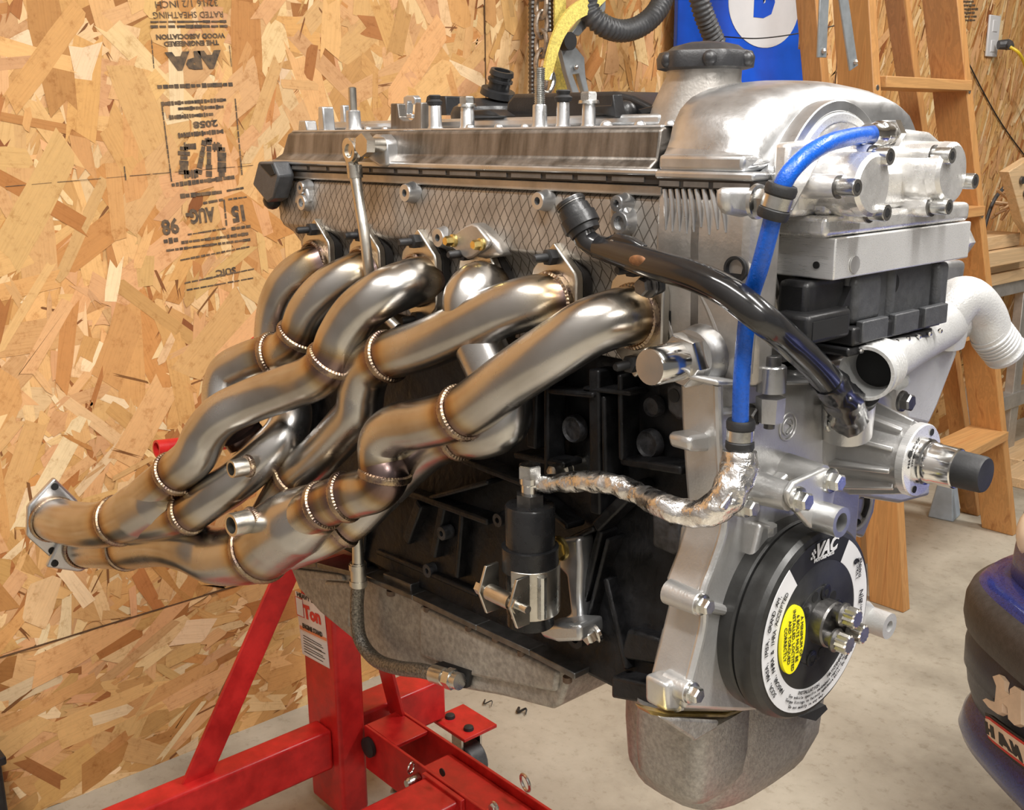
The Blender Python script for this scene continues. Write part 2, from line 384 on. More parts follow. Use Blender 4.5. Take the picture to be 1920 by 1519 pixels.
STRAND = [((.76, .52, .265), 5), ((.67, .40, .165), 12), ((.60, .33, .12), 12), ((.65, .365, .17), 8), ((.53, .25, .08), 5), ((.40, .165, .05), 2), ((.28, .10, .032), .7), ((.80, .60, .36), 2.4)]
SBAG = [c for c, w in STRAND for _ in range(int(w*5))]
def strand_panel(name, y0, y1, z0, z1, ang, spread, count, Lr=(.05, .19), Wr=(.016, .062)):
    """one sheet: its strands as flat ragged flakes lying over each other"""
    vs = []; fs = []; cols = []; uvs = []
    rnd = random.Random(hash((round(y0*100), round(z0*100))) % 1000)
    for i in range(count):
        y = rnd.uniform(y0, y1); z = rnd.uniform(z0, z1)
        a = ang+rnd.gauss(0, spread); L = rnd.uniform(*Lr); w = rnd.uniform(*Wr)*(.45 if rnd.random() < .2 else 1)
        col = rnd.choice(SBAG); k = rnd.uniform(.86, 1.1)
        if i > count*.55 and rnd.random() < .10:
            L = rnd.uniform(.02, .06); w = rnd.uniform(.002, .006); col = (.22, .09, .03)  # thin dark slivers: shade at the flake edges put into the colour
        elif i > count*.45 and rnd.random() < .5: L *= .4; w *= .5
        col = tuple(min(1, c*k*rnd.uniform(.96, 1.04)) for c in col)
        x = XW-.0012+.0016*i/count
        ca, sa = math.cos(a), math.sin(a); b0 = len(vs); pts = []
        e1 = rnd.uniform(-.35, .35)*w; e2 = rnd.uniform(-.35, .35)*w
        loc = [(-L/2+e1, -w/2), (-L*.15, -w/2*rnd.uniform(.85, 1.1)), (L/2+e2, -w/2*rnd.uniform(.5, 1)), (L/2+rnd.uniform(-.02, .012), rnd.uniform(-.3, .3)*w), (L/2-e2, w/2), (L*.2, w/2*rnd.uniform(.85, 1.1)), (-L/2-e1, w/2*rnd.uniform(.5, 1)), (-L/2+rnd.uniform(-.012, .02), rnd.uniform(-.3, .3)*w)]
        for p, q in loc:
            yy = min(y1, max(y0, y+p*ca-q*sa)); zz = min(z1, max(z0, z+p*sa+q*ca)); vs.append(Vector((x, yy, zz))+SH)
        fs.append(tuple(range(b0, b0+8))); cols.append(col); off = rnd.uniform(0, 50)
        uvs += [(p+off, q+off*.37) for p, q in loc]
    me = bpy.data.meshes.new(name); me.from_pydata(vs, [], fs); me.materials.append(MT['osb'])
    at = me.attributes.new('col', 'FLOAT_COLOR', 'FACE'); at.data.foreach_set('color', [c for q in cols for c in (*q, 1)])
    uvl = me.uv_layers.new(name='UVMap'); uvl.data.foreach_set('uv', [c for q in uvs for c in q])
    o = bpy.data.objects.new(name, me); COL.objects.link(o); o.parent = wall; stuff(o); return o
ZS = -.645; YS = .786
strand_panel('wood_strands', -1.3, YS-.001, ZS+.001, 1.1, 1.2, .75, 7600)
strand_panel('wood_strands', YS+.001, 2.0, ZS+.001, 1.1, 1.35, .45, 3400, (.05, .18), (.012, .045))
strand_panel('wood_strands', 2.002, 4.5, ZS+.001, 1.1, 1.15, .22, 5200, (.06, .2), (.008, .03))
strand_panel('wood_strands', -1.3, 1.1, -ZF, ZS-.001, .15, .45, 1500)
strand_panel('wood_strands', 1.102, 4.5, -ZF, ZS-.001, .15, .45, 1700)
g = MB(); g.bx(XW-.001, XW+.0008, -1.3, 4.5, ZS-.0012, ZS+.0012); g.bx(XW-.001, XW+.0008, YS-.0014, YS+.0014, ZS, 1.1); g.bx(XW-.001, XW+.0008, 2.0, 2.0025, ZS, 1.1)
g.build('panel_seam', 'seam', None, wall)

# stamp printed upside down on the board
XP = XW+.0011
def wline(mb, u0, v0, u1, v1, th, ragged=0):
    a, b = pt(u0, v0, X=XP), pt(u1, v1, X=XP); d = (b-a).normalized(); n = Vector((1, 0, 0)).cross(d)
    k = max(1, ragged)
    for i in range(k):
        s = i/k; e = (i+1)/k-(random.uniform(.0, .25)/k if ragged else 0); h = th*random.uniform(.6, 1.15) if ragged else th
        p, q = a+(b-a)*s, a+(b-a)*e
        mb.add([p-n*h/2, q-n*h/2, q+n*h/2, p+n*h/2], [(0, 1, 2, 3)])
def wtext(mb, txt, uL, uR, vL, vR, hpx, bold=0.):
    a, b = pt(uR, vR, X=XP), pt(uL, vL, X=XP)      # reading direction runs right to left, upside down
    h = (pt((uL+uR)/2, (vL+vR)/2+hpx/2, X=XP)-pt((uL+uR)/2, (vL+vR)/2-hpx/2, X=XP)).length
    vs, fs = text_mesh(txt, h*1.38, 1, 0, bold); w = max(v.x for v in vs)-min(v.x for v in vs)
    put_text(mb, txt, h*1.38, (a+b)/2, b-a, (0, 0, -1), sx=(b-a).length/w, bold=bold)
s = MB()
wtext(s, '32/16 1/2 INCH', 291, 408, 8, 4, 13); wtext(s, 'RATED SHEATHING', 287, 418, 28, 26, 12)
wline(s, 282, 41, 427, 40, .0035, 9); wline(s, 282, 50, 427, 49, .005, 9)
wtext(s, 'WOOD ASSOCIATION', 292, 421, 69, 66, 9, .0004); wtext(s, 'THE ENGINEERED', 307, 410, 82, 79, 9, .0004)
wtext(s, 'APA', 311, 416, 114, 109, 30, .0025)
wline(s, 295, 163, 438, 158, .0065, 14); wline(s, 284, 75, 289, 130, .0015, 6); wline(s, 430, 85, 434, 125, .0015, 5)
wline(s, 302, 195, 424, 187, .006, 20); wline(s, 334, 204, 420, 200, .006, 16); wline(s, 317, 220, 400, 214, .006, 18)
wtext(s, '2058', 362, 408, 234, 230, 12, .0006); wline(s, 334, 254, 420, 246, .007, 18)
wline(s, 304, 200, 322, 342, .0025, 16); wline(s, 441, 185, 454, 330, .0025, 12)
# the rounded monogram
for (u0, v0, u1, v1, th) in [(345, 275, 345, 327, .018), (345, 327, 372, 326, .012), (372, 326, 384, 262, .011), (384, 262, 398, 262, .006), (398, 275, 416, 276, .014), (416, 276, 416, 332, .014), (345, 275, 368, 274, .012), (392, 262, 392, 332, .012)]: wline(s, u0, v0, u1, v1, th, 6)
wline(s, 322, 347, 440, 332, .007, 16); wline(s, 338, 368, 416, 360, .0065, 8); wline(s, 425, 358, 458, 352, .004, 4); wline(s, 428, 374, 465, 369, .003, 4)
wtext(s, '15', 436, 460, 401, 397, 28, .002); wtext(s, 'AUG-', 348, 402, 406, 400, 26, .0015); wtext(s, '98', 303, 335, 426, 421, 28, .0012)
wline(s, 381, 381, 420, 374, .004, 4); wline(s, 420, 374, 425, 425, .003, 4); wline(s, 352, 440, 425, 428, .0025, 8); wline(s, 434, 429, 470, 424, .006, 4)
wline(s, 307, 453, 335, 449, .008, 3); wline(s, 340, 455, 466, 438, .005, 18); wline(s, 312, 470, 470, 449, .004, 20); wline(s, 338, 488, 470, 462, .003, 14)
wtext(s, 'SUIC', 405, 442, 512, 505, 11, .0004)
wline(s, 346, 531, 477, 504, .003, 10); wline(s, 350, 544, 476, 521, .0025, 10)
wline(s, 10, 350, 520, 306, .0008, 12); wline(s, 233, 312, 236, 338, .002, 2)
for k in range(6): wline(s, 1800+random.randint(0, 3), 3+k*7, 1835-random.randint(0, 10), 3+k*7, .006, 5)
s.build('stamped_lettering', 'ink', None, wall, smooth=False, fix=False, label='faded black upside-down grade stamp')

# ------------------------------------------------------------------ outlet with plug and cord
c = pt(1859, 68, X=XW)
ot = thing('wall_outlet', 'white electrical outlet plate on the strand-board wall', 'outlet', c)
MB().bx(XW, XW+.008, c.y-.036, c.y+.036, c.z-.062, c.z+.062).build('cover_plate', 'white_print', ot, bevel=.003)
for dz in (-.03, .03): MB().bx(XW+.006, XW+.0105, c.y-.016, c.y+.016, c.z+dz-.018, c.z+dz+.018).build('socket', 'white_print', ot, bevel=.003)
cd = thing('extension_cord', 'yellow extension cord with grey plug in the wall outlet', 'cord', pt(1878, 84, X=XW+.03))
p0 = pt(1872, 84, X=XW+.03)
MB().tube([p0, p0+Vector((.02, .02, .0)), pt(1896, 88, X=XW+.07)], [.014, .017, .009], 10).build('plug', 'greyplastic', cd)
MT['yellow_cord'] = mk('yellow_rubber', (.75, .55, .03), .45, 0., .1, 20)
MB().tube([pt(1894, 88, X=XW+.07), pt(1908, 97, X=XW+.09), pt(1920, 118, X=XW+.09), pt(1935, 190, X=XW+.05), pt(1950, 330, X=XW+.04), pt(1960, 600, X=XW+.03)], .0048, 8).build('cable', 'yellow_cord', cd)
tag(MB().tube([pt(1812, 110, X=XW+.004), pt(1845, 175, X=XW+.004), pt(1880, 235, X=XW+.004), pt(1935, 310, X=XW+.004)], .0022, 6).build('wall_line', 'rubber'), 'thin dark line running diagonally down the wall below the outlet', 'cable')  # thin dark tube laid along the wall face

# ------------------------------------------------------------------ blue sign with the white disc
MT['sign_blue'] = mk('blue_enamel', (.004, .09, .62), .16, 0., .15, 8, .15, 9, .05, coat=.6)
sg = thing('wall_sign', 'glossy blue sign with a large letter in a white oval, behind the oil cap', 'sign', pt(1400, 120, X=-1.1))
XS = -1.09
zb = pt(1400, 235, X=XS).z
yl = pt(1271, 40, X=XS).y; yr = pt(1500, 40, X=XS).y; yr2 = pt(1531, 120, X=XS).y; zn = pt(1510, 93, X=XS).z
pts = [(yl, zb), (yr2, zb), (yr2, zn), (yr, zn), (yr, .85), (yl, .85)]
MB().prism([Vector((XS, y, z)) for y, z in pts], (-.012, 0, 0)).build('panel', 'sign_blue', sg, bevel=.002)
oc = pt(1434, 8, X=XS+.001)
ra = (pt(1500, 8, X=XS).y-pt(1368, 8, X=XS).y)/2; rb = abs(pt(1434, 90, X=XS).z-oc.z)
MB().prism([Vector((XS+.0005, oc.y+ra*math.cos(a*PI/24), oc.z+rb*math.sin(a*PI/24))) for a in range(48)], (.001, 0, 0)).build('white_oval', 'white_print', sg)
m = MB(); h = abs(pt(1430, 31, X=XS).z-oc.z)*1.9
put_text(m, 'D', h*1.5, Vector((XS+.0022, oc.y-.004, oc.z+h*.08)), (0, 1, 0), (0, 0, 1), sx=1.1, bold=.012); m.build('lettering', 'sign_blue', sg, smooth=False)
tag(MB().tube([pt(1358, 69, X=-1.05), pt(1420, 72, X=-1.05), pt(1500, 62, X=-1.05), pt(1575, 46, X=-1.0)], .0016, 6).build('thin_wire', 'rubber'), 'thin black wire sagging across the blue sign', 'wire')

# ------------------------------------------------------------------ hanging tackle
MT['yellow_strap'] = mk('yellow_webbing', (.80, .66, .16), .7, 0., .25, 220, .5, 500)
MT['link'] = mk('worn_chain_steel', (.42, .36, .30), .42, .9, .35, 80, .2, 200)
ch = thing('chain', 'rusty steel chain hanging against the wall beside the yellow strap', 'chain', pt(1016, 190, X=-1.03))
XC = -1.03
for i in range(17):
    v = 190-i*36; c0 = pt(1014+random.uniform(-1, 1), v+25, X=XC); c1 = pt(1016, v-25, X=XC); mid = (c0+c1)/2; dz = (c1-c0)/2
    side = Vector((0, 1, 0)) if i % 2 == 0 else Vector((1, 0, 0)); w = .0135
    loop = []
    for k in range(14):
        a = 2*PI*k/14; e = dz*math.sin(a)*1.0+side*(w*math.cos(a)); loop.append(mid+e)
    m = MB(); m.tube(loop+[loop[0]], .0046, 8, 2, cap=False); m.build('link', 'link', ch)
hs = thing('ribbed_hose', 'dark ribbed hose hanging straight down left of the chain', 'hose', pt(1000, 190, X=-1.07))
def corrug(name, path, r, root, mat='rubber', pitch=.006, n=14):
    m = MB(); P, _ = smooth_path(path, [r]*len(path), 30)
    dense = [P[0]]; left = pitch/4
    for a, b in zip(P, P[1:]):
        d = (b-a).length; pos = left
        while pos <= d: dense.append(a.lerp(b, pos/d)); pos += pitch/4
        left = pos-d
    m.tube(dense, [r*(.97+.10*math.sin(i*PI/2)) for i in range(len(dense))], n, 1, smooth=False)
    return m.build(name, mat, root, ang=80)
corrug('hose_body', [pt(999, 195, X=-1.08), pt(999, 100, X=-1.08), pt(999, 0, X=-1.08), pt(999, -420, X=-1.08)], .0085, hs, 'steel_dark', .008, 10)
hs2 = thing('ribbed_hose', 'dark ribbed hose end showing right of the chain at the top', 'hose', pt(1031, 60, X=-1.08))
corrug('hose_body', [pt(1031, 60, X=-1.08), pt(1030, 20, X=-1.08), pt(1030, -420, X=-1.08)], .008, hs2, 'steel_dark', .008, 10)
st = thing('lifting_strap', 'yellow webbing strap looped onto a steel hook', 'strap', pt(1025, 175, X=-.98))
def band(path, w, th, m):
    P, _ = smooth_path(path, [1]*len(path), 6); rings = []
    for i, p in enumerate(P):
        d = (P[min(i+1, len(P)-1)]-P[max(0, i-1)]).normalized(); x = Vector((1, 0, 0)); s_ = d.cross(x).normalized()
        ww = w if not isinstance(w, (list, tuple)) else w[0]+(w[1]-w[0])*i/(len(P)-1)
        rings.append([p+s_*ww/2+x*th/2, p-s_*ww/2+x*th/2, p-s_*ww/2-x*th/2, p+s_*ww/2-x*th/2])
    m.loft(rings)
m = MB(); band([pt(1024, 150, X=-.98), pt(1031, 115, X=-.975), pt(1047, 65, X=-.97), pt(1072, 28, X=-.97), pt(1112, 2, X=-.98), pt(1140, -40, X=-1.0), pt(1140, -200, X=-1.03), pt(1140, -420, X=-1.05)], [.020, .040], .006, m); m.build('webbing', 'yellow_strap', st)
m = MB(); m.tube([pt(1031, 150, X=-.98), pt(1034, 138, X=-.98), pt(1037, 150, X=-.98), pt(1034, 163, X=-.98), pt(1026, 175, X=-.98), pt(1016, 172, X=-.98), pt(1014, 160, X=-.98), pt(1016, 148, X=-.98)], .0058, 10); m.build('hook', 'zinc', st)
st2 = thing('strap', 'second yellow webbing strap hanging flat behind the grey clamp', 'strap', pt(1052, 190, X=-1.06))
m = MB(); band([pt(1052, 195, X=-1.06), pt(1050, 90, X=-1.06), pt(1050, -420, X=-1.06)], .030, .004, m); m.build('webbing', 'yellow_strap', st2)
cl = thing('hand_clamp', 'grey metal hand clamp with dark round knob hanging by the strap', 'clamp', pt(1090, 175, X=-1.0))
MT['galv0'] = mk('grey_steel_rail', (.30, .30, .30), .45, .6, .15, 25)
MT['greymetal'] = mk('grey_painted_metal', (.36, .39, .41), .4, .5, .12, 40, .05, 200)
def pprism(name, pxs, X, th, mat, root, bevel=.0015):
    return MB().prism([pt(u, v, X=X) for u, v in pxs], (-th, 0, 0)).build(name, mat, root, bevel=bevel)
pprism('upper_arm', [(1121, -6), (1136, -6), (1136, 16), (1128, 34), (1112, 38), (1086, 68), (1072, 62), (1090, 38), (1104, 22)], -1.0, .012, 'greymetal', cl)
pprism('lower_arm', [(1052, 92), (1080, 88), (1096, 108), (1098, 140), (1106, 180), (1098, 182), (1086, 138), (1074, 140), (1090, 182), (1076, 182), (1062, 135)], -1.005, .012, 'greymetal', cl)
k = pt(1070, 77, X=-.985); MB().cyl(k, k+Vector((-.02, 0, 0)), .0165, n=20).build('knob', 'rubber', cl)
k = pt(1124, 7, X=-.995); MB().ball(k, .006, 10).build('rivet', 'zinc', cl)
k = pt(1080, 126, X=-1.0); MB().ball(k, .005, 10).build('rivet', 'zinc', cl)
h1 = thing('vacuum_hose', 'grey ribbed vacuum hose sagging in an arc left of the blue sign', 'hose', pt(1165, 80, X=-.97))
corrug('hose_body', [pt(1100, 6, X=-.99), pt(1110, 30, X=-.98), pt(1135, 50, X=-.97), pt(1170, 58, X=-.97), pt(1205, 46, X=-.97), pt(1232, 20, X=-.97), pt(1248, -20, X=-.98), pt(1256, -120, X=-1.0), pt(1262, -300, X=-1.04), pt(1262, -420, X=-1.06)], .0205, h1, 'greyplastic', .0095)
h2 = thing('vacuum_hose', 'grey ribbed vacuum hose coming down behind the oil filler cap', 'hose', pt(1345, 90, X=-.97))
corrug('hose_body', [pt(1330, -420, X=-1.06), pt(1310, -250, X=-1.02), pt(1300, -80, X=-.98), pt(1313, 5, X=-.97), pt(1328, 48, X=-.97), pt(1345, 90, X=-.97), pt(1352, 130, X=-.97)], .021, h2, 'greyplastic', .0095)

tk = thing('tackle_rail', 'steel rail high on the wall that the chain, straps and hoses hang from', 'rail', pt(1130, -420, X=-1.08))
a, b = pt(970, -425, X=-1.075), pt(1380, -425, X=-1.075); MB().bar(a, Vector((b.x, b.y, a.z)), .03, .05).build('rail_bar', 'galv0', tk, bevel=.002)
# ------------------------------------------------------------------ wooden stepladder
def woodmat(name, c1, c2, axis):
    m, t, b = nt(name); tc = t.nodes.new('ShaderNodeTexCoord'); mp = N(t, 'ShaderNodeMapping'); mp.inputs['Scale'].default_value = axis
    t.links.new(tc.outputs['Object'], mp.inputs['Vector'])
    n = N(t, 'ShaderNodeTexNoise', Scale=1., Detail=5., Roughness=.6, Distortion=1.2); t.links.new(mp.outputs[0], n.inputs['Vector'])
    r = ramp(t, n.outputs['Fac'], [(.30, c2), (.48, c1), (.55, tuple(x*.8 for x in c1)), (.7, c1)])
    t.links.new(r.outputs[0], b.inputs['Base Color']); b.inputs['Roughness'].default_value = .5; return m
MT['pine'] = woodmat('amber_ladder_wood', (.54, .27, .09), (.35, .15, .045), (45, 45, 2.2))
MT['pine_step'] = woodmat('amber_step_wood', (.56, .30, .11), (.42, .19, .065), (45, 2.2, 45))
MT['paleboard'] = woodmat('pale_lumber', (.72, .50, .28), (.55, .34, .16), (30, 2, 30))
ld = thing('stepladder', 'amber wooden stepladder standing behind the engine by the wall', 'ladder', (-.6, 1.85, -ZF))
def stile(top, bot, w, d, name='stile', mat='pine'):
    t, b = Vector(top), Vector(bot); dv = (b-t).normalized(); q = b if b.z > -ZF+.03 else b
    k = (t.z+ZF)/(t.z-b.z) if b.z < -ZF else 1
    b = t+(b-t)*k
    m = MB(); yv = Vector((0, 1, 0)); xv = Vector((1, 0, 0))
    t2 = t-dv*.35
    m.add([t2+xv*i*d/2+yv*j*w/2 for i, j in ((-1, -1), (1, -1), (1, 1), (-1, 1))]+[b+xv*i*d/2+yv*j*w/2 for i, j in ((-1, -1), (1, -1), (1, 1), (-1, 1))], [(0, 1, 2, 3), (4, 7, 6, 5), (0, 4, 5, 1), (1, 5, 6, 2), (2, 6, 7, 3), (3, 7, 4, 0)])
    m.build(name, mat, ld, bevel=.002); return t, b
fl_t, fl_b = Vector((-.78, 1.515, .40)), pt(1668, 1135, Z=-ZF)
fr_t, fr_b = Vector((-.78, 1.89, .42)), pt(1874, 995, Z=-ZF)
stile(fl_t, fl_b, .03, .085); stile(fr_t, fr_b, .03, .085)
rl_t, rr_t = Vector((-.90, 1.53, .41)), Vector((-.90, 1.90, .43))
rl_b, rr_b = Vector((-.79, 1.72, -ZF)), pt(1822, 962, Z=-ZF)
stile(rl_t, rl_b, .03, .05, 'rear_leg'); stile(rr_t, rr_b, .03, .05, 'rear_leg')
def onst(t, b, z): s_ = (t.z-z)/(t.z-b.z); return t+(b-t)*s_
z1 = pt(1715, 158, X=-.74).z; z4 = pt(1800, 865, X=-.60).z
for i in range(5):
    z = z1+(z4-z1)*i/3 if i < 4 else z4+(z4-z1)/3
    if z < -ZF+.05: continue
    a, b = onst(fl_t, fl_b, z), onst(fr_t, fr_b, z)
    stp = MB().box((a+b)/2+Vector((.004, .004, 0)), ((.10), (b-a).length-.025, .024), Matrix.Rotation(math.atan2(-(b.x-a.x), b.y-a.y), 3, 'Z')).build('step', 'pine_step', ld, bevel=.002)
    for p, sg_ in ((a, -1), (b, 1)):
        for off in (-.012,):
            q = p+Vector((.0435, 0, off)); m = MB(); m.lathe([(0, .006), (.002, .006), (.003, .003)], q, (1, 0, 0), 10); m.build('screw', 'zinc', stp.parent)
for (u0, v0, u1, v1) in [(1546, -30, 1540, 108), (1577, -30, 1600, 128)]:
    a, b = pt(u0, v0, X=-.70), pt(u1, v1, X=-.70); m = MB(); m.bar(a, b, .004, .030, (0, 1, 0)); o_ = m.build('spreader_bar', 'greymetal', ld, bevel=.001)
    MB().ball(b+Vector((.003, 0, .012)), .006, 8).build('rivet', 'zinc', ld)
gf = MB(); b = pt(1770, 968, Z=-ZF); gf.lathe([(0, .05), (.012, .048), (.10, .03)], b, (0, 0, 1), 4, ph=.6)
MT['bluegrey'] = mk('blue_grey_plastic', (.36, .43, .50), .5, 0., .1, 30)
tag(gf.build('plastic_wedge', 'bluegrey', bevel=.004), 'blue-grey plastic wedge on the floor beneath the stepladder', 'wedge')

# ------------------------------------------------------------------ shelf frame and lumber at the right
MT['galv'] = mk('galvanised_steel', (.50, .48, .45), .42, .7, .15, 25, .05, 150)
sh = thing('shelf_frame', 'galvanised steel shelf frame against the wall right of the stepladder', 'shelf', (-.95, 2.9, -ZF))
zt = pt(1880, 535, X=-.95).z; zlow = pt(1890, 752, X=-.95).z
m = MB(); m.bx(-.97, -.93, 2.50, 3.9, zt-.03, zt+.012); m.build('top_rail', 'galv', sh, bevel=.002)
m = MB(); m.bx(-.97, -.93, 2.55, 3.9, zlow-.02, zlow+.03); m.build('bottom_rail', 'galv', sh, bevel=.002)
for y in (2.62, 2.90, 3.5): MB().bx(-.965, -.935, y-.028, y+.028, -ZF, zt-.03).build('upright', 'galv', sh, bevel=.002)
for k_, (y0, y1, dz, th, x) in enumerate([(2.45, 3.5, .0, .035, -.98), (2.50, 3.7, .036, .03, -.99), (2.47, 2.78, .067, .045, -.95), (2.52, 2.74, .114, .04, -.97)]):
    tag(MB().bx(x-.06, x+.06, y0, y1, zt+.013+dz, zt+.013+dz+th).build('lumber_board', 'paleboard', bevel=.002), ['lowest pale board lying along the shelf frame top rail', 'second pale board from the bottom of the shelf lumber stack', 'thick pale offcut block third in the shelf lumber stack', 'small pale offcut block on top of the shelf lumber stack'][k_], 'board', 'lumber on the shelf frame')
for i in range(9):
    a = pt(1862+random.uniform(-6, 22), 415-i*8+random.uniform(-8, 8), X=-.99+random.uniform(-.02, .03)); b = pt(1950, 330+i*14+random.uniform(-10, 10), X=-.9)
    tag(MB().tube([a, (a+b)/2+Vector((0, 0, random.uniform(-.01, .02))), b], .0045, 6).build('wooden_rod', 'paleboard'), 'one of the thin pale rods leaning in a bundle above the shelf lumber', 'rod', 'thin rods above the shelf')
hk = thing('hanging_bracket', 'slotted wooden bracket with bolts at the right edge above the rods', 'bracket', pt(1915, 420, X=-.86))
MB().prism([pt(u, v, X=-.86) for u, v in [(1892, 322), (1935, 295), (1975, 440), (1935, 440), (1918, 415)]], (-.03, 0, 0)).build('plate', 'paleboard', hk, bevel=.002)
for (u, v) in ((1915, 338), (1922, 362), (1932, 400)): m = MB(); p = pt(u, v, X=-.858); m.lathe([(0, .012), (.006, .011), (.008, .004)], p, (1, 0, 0), 14); m.build('bolt', 'steel_dark', hk)
cb = MB(); cb.tube([pt(1838, 470, X=-1.0), pt(1848, 420, X=-1.0), pt(1866, 372, X=-1.0), pt(1900, 335, X=-.99)], .006, 8); tag(cb.build('grey_cable', 'greyplastic'), 'grey cable rising from behind the engine to the slotted bracket', 'cable')
for i, (px, py, l, w) in enumerate([(1905, 868, .5, .14), (1915, 905, .45, .12)]):
    c = pt(px, py, Z=-ZF); tag(MB().bx(c.x-w/2, c.x+w/2, c.y-.06, c.y+l, -ZF, -ZF+.03).build('floor_plank', 'paleboard', bevel=.002), ['pale plank on the floor further back, under the shelf', 'pale plank on the floor nearer the stepladder foot'][i], 'plank')

# ------------------------------------------------------------------ blue car corner
MT['carblue'] = mk('metallic_blue_paint', (.022, .036, .20), .32, .45, .35, 420, .05, 600, .1, coat=.6)
MT['cardark'] = mk('dark_navy_bumper', (.022, .026, .05), .42, .1, .3, 200, .1, 400, .06)
MT['trimgrey'] = mk('black_bumper_rubber', (.05, .047, .045), .5, 0., .25, 120, .2, 500)
MT['lens'] = mk('pale_lens', (.72, .58, .42), .25, 0., .1, 30, 0, 1, coat=.6)
CP = [(x-.027, y) for x, y in [(.25, 1.5), (.08, 1.2), (.0, 1.0), (-.035, .88), (-.045, .80), (-.035, .745), (-.005, .705), (.05, .66), (.12, .612), (.25, .535), (.42, .465), (.62, .43)]]
def plan(off, k=6):
    P, _ = smooth_path([Vector((x, y, 0)) for x, y in CP], [1]*len(CP), k); out = []
    for i, p in enumerate(P):
        d = (P[min(i+1, len(P)-1)]-P[max(0, i-1)]).normalized(); n = Vector((d.y, -d.x, 0))
        out.append(p+n*off)
    return out
SG = 1
car = thing('car', 'blue car, its front bumper corner in view at the right edge', 'car', (.3, 1.0, -ZF))
def skin(name, prof, mat, bev=0):
    rings = [[p+Vector((0, 0, z)) for p in plan(SG*o_)] for o_, z in prof]
    m = MB(); m.loft(rings, closed=False); return m.build(name, mat, car, ang=50, fix=False)
skin('lip', [(-.06, -.682), (-.02, -.688), (-.004, -.682), (.002, -.666), (-.003, -.642), (-.012, -.626), (-.02, -.62)], 'carblue')
skin('bumper_face', [(-.012, -.624), (-.004, -.60), (.0, -.575), (.003, -.572), (.004, -.54), (.0, -.518)], 'cardark')
skin('rubber_trim', [(-.006, -.522), (.006, -.518), (.010, -.50), (.009, -.475), (.003, -.459), (-.006, -.453)], 'trimgrey')
skin('upper_bumper', [(-.003, -.456), (-.012, -.446), (-.035, -.440), (-.050, -.440), (-.056, -.452)], 'carblue')
skin('fender', [(-.048, -.452), (-.042, -.436), (-.044, -.40), (-.050, -.35), (-.065, -.30), (-.12, -.27), (-.5, -.25)], 'carblue')
b = MB(); b.prism([Vector((x, y, -.60)) for x, y in [(.25, 1.45), (.12, .95), (.14, .78), (.60, .48), (.9, 1.0), (.6, 1.5)]], (0, 0, .18)); b.build('body_core', 'cardark', car)
MB().cyl((.35, 1.30, -ZF+.30), (.35, 1.5, -ZF+.30), .30, n=40).build('wheel', 'rubber', car, bevel=.02)
# the letters and the sticker follow the bumper skin
_pc = {}
def on_skin(s_, z, off):
    if off not in _pc:
        P = plan(SG*off, 12); L = [0.]
        for a, b in zip(P, P[1:]): L.append(L[-1]+(b-a).length)
        _pc[off] = (P, L)
    P, L = _pc[off]
    for i in range(len(P)-1):
        if L[i+1] >= s_:
            f = (s_-L[i])/(L[i+1]-L[i]); p = P[i].lerp(P[i+1], f); return Vector((p.x, p.y, z))
    return Vector((P[-1].x, P[-1].y, z))
def s_at(u, v, off=.003):
    D = RC.T @ np.array([(u-CX)/FPX, (CY-v)/FPX, 1.0]); prev = None; hit = None
    for i in range(120, 700):
        s_ = i*.002; p = on_skin(s_, 0, off); t = (p.x-CAM[0])/D[0]; f = CAM[1]+t*D[1]-p.y
        if prev and t > 0 and prev[1]*f <= 0 and abs(f) < .05:
            k = prev[1]/(prev[1]-f) if prev[1] != f else 0; tt = prev[2]+(t-prev[2])*k
            if hit is None or tt < hit[2]: hit = (prev[0]+(s_-prev[0])*k, CAM[2]+tt*D[2], tt)
        prev = (s_, f, t)
    return (hit[0], hit[1]) if hit else (.9, -.5)
def skin_poly(name, pxs, off, mat, th=.0012):
    m = MB(); A = []; 
    for u, v in pxs:
        s_, z = s_at(u, v); A.append((s_, z))
    pts = []
    for i, (s0, z0) in enumerate(A):
        s1, z1 = A[(i+1) % len(A)]; n = max(1, int(abs(s1-s0)/.01))
        for k_ in range(n): pts.append((s0+(s1-s0)*k_/n, z0+(z1-z0)*k_/n))
    f = [on_skin(s_, z, off) for s_, z in pts]; bck = [on_skin(s_, z, off-.004) for s_, z in pts]; n = len(f)
    m.add(f+bck, [tuple(range(n)), tuple(range(2*n-1, n-1, -1))]+[(i, (i+1) % n, n+(i+1) % n, n+i) for i in range(n)])
    return m.build(name, mat, car, smooth=False)
sl_, zl_ = s_at(1934, 1000, -.055); l = MB(); l.ball(on_skin(sl_, zl_, -.058), .021, 24, sc=(1.1, .9, 1.7)); l.build('signal_lens', 'lens', car)
skin_poly('letter_h', [(1870, 1272), (1883, 1268), (1892, 1280), (1894, 1300), (1903, 1307), (1903, 1296), (1912, 1290), (1924, 1298), (1924, 1362), (1912, 1364), (1900, 1352), (1898, 1330), (1889, 1322), (1888, 1340), (1880, 1343), (1862, 1330), (1851, 1316), (1858, 1313), (1866, 1318), (1874, 1320), (1877, 1290)], .0066, 'lens')
skin_poly('sticker_edge', [(1853, 1338), (1860, 1341), (1935, 1395), (1935, 1452), (1868, 1398), (1859, 1390)], .0056, 'black_print')
skin_poly('sticker', [(1856, 1346), (1862, 1348), (1935, 1400), (1935, 1446), (1870, 1396), (1861, 1386)], .0064, 'red_print')
skin_poly('sticker_field', [(1857, 1351), (1863, 1353), (1935, 1405), (1935, 1440), (1870, 1391), (1861, 1382)], .0070, 'lens')
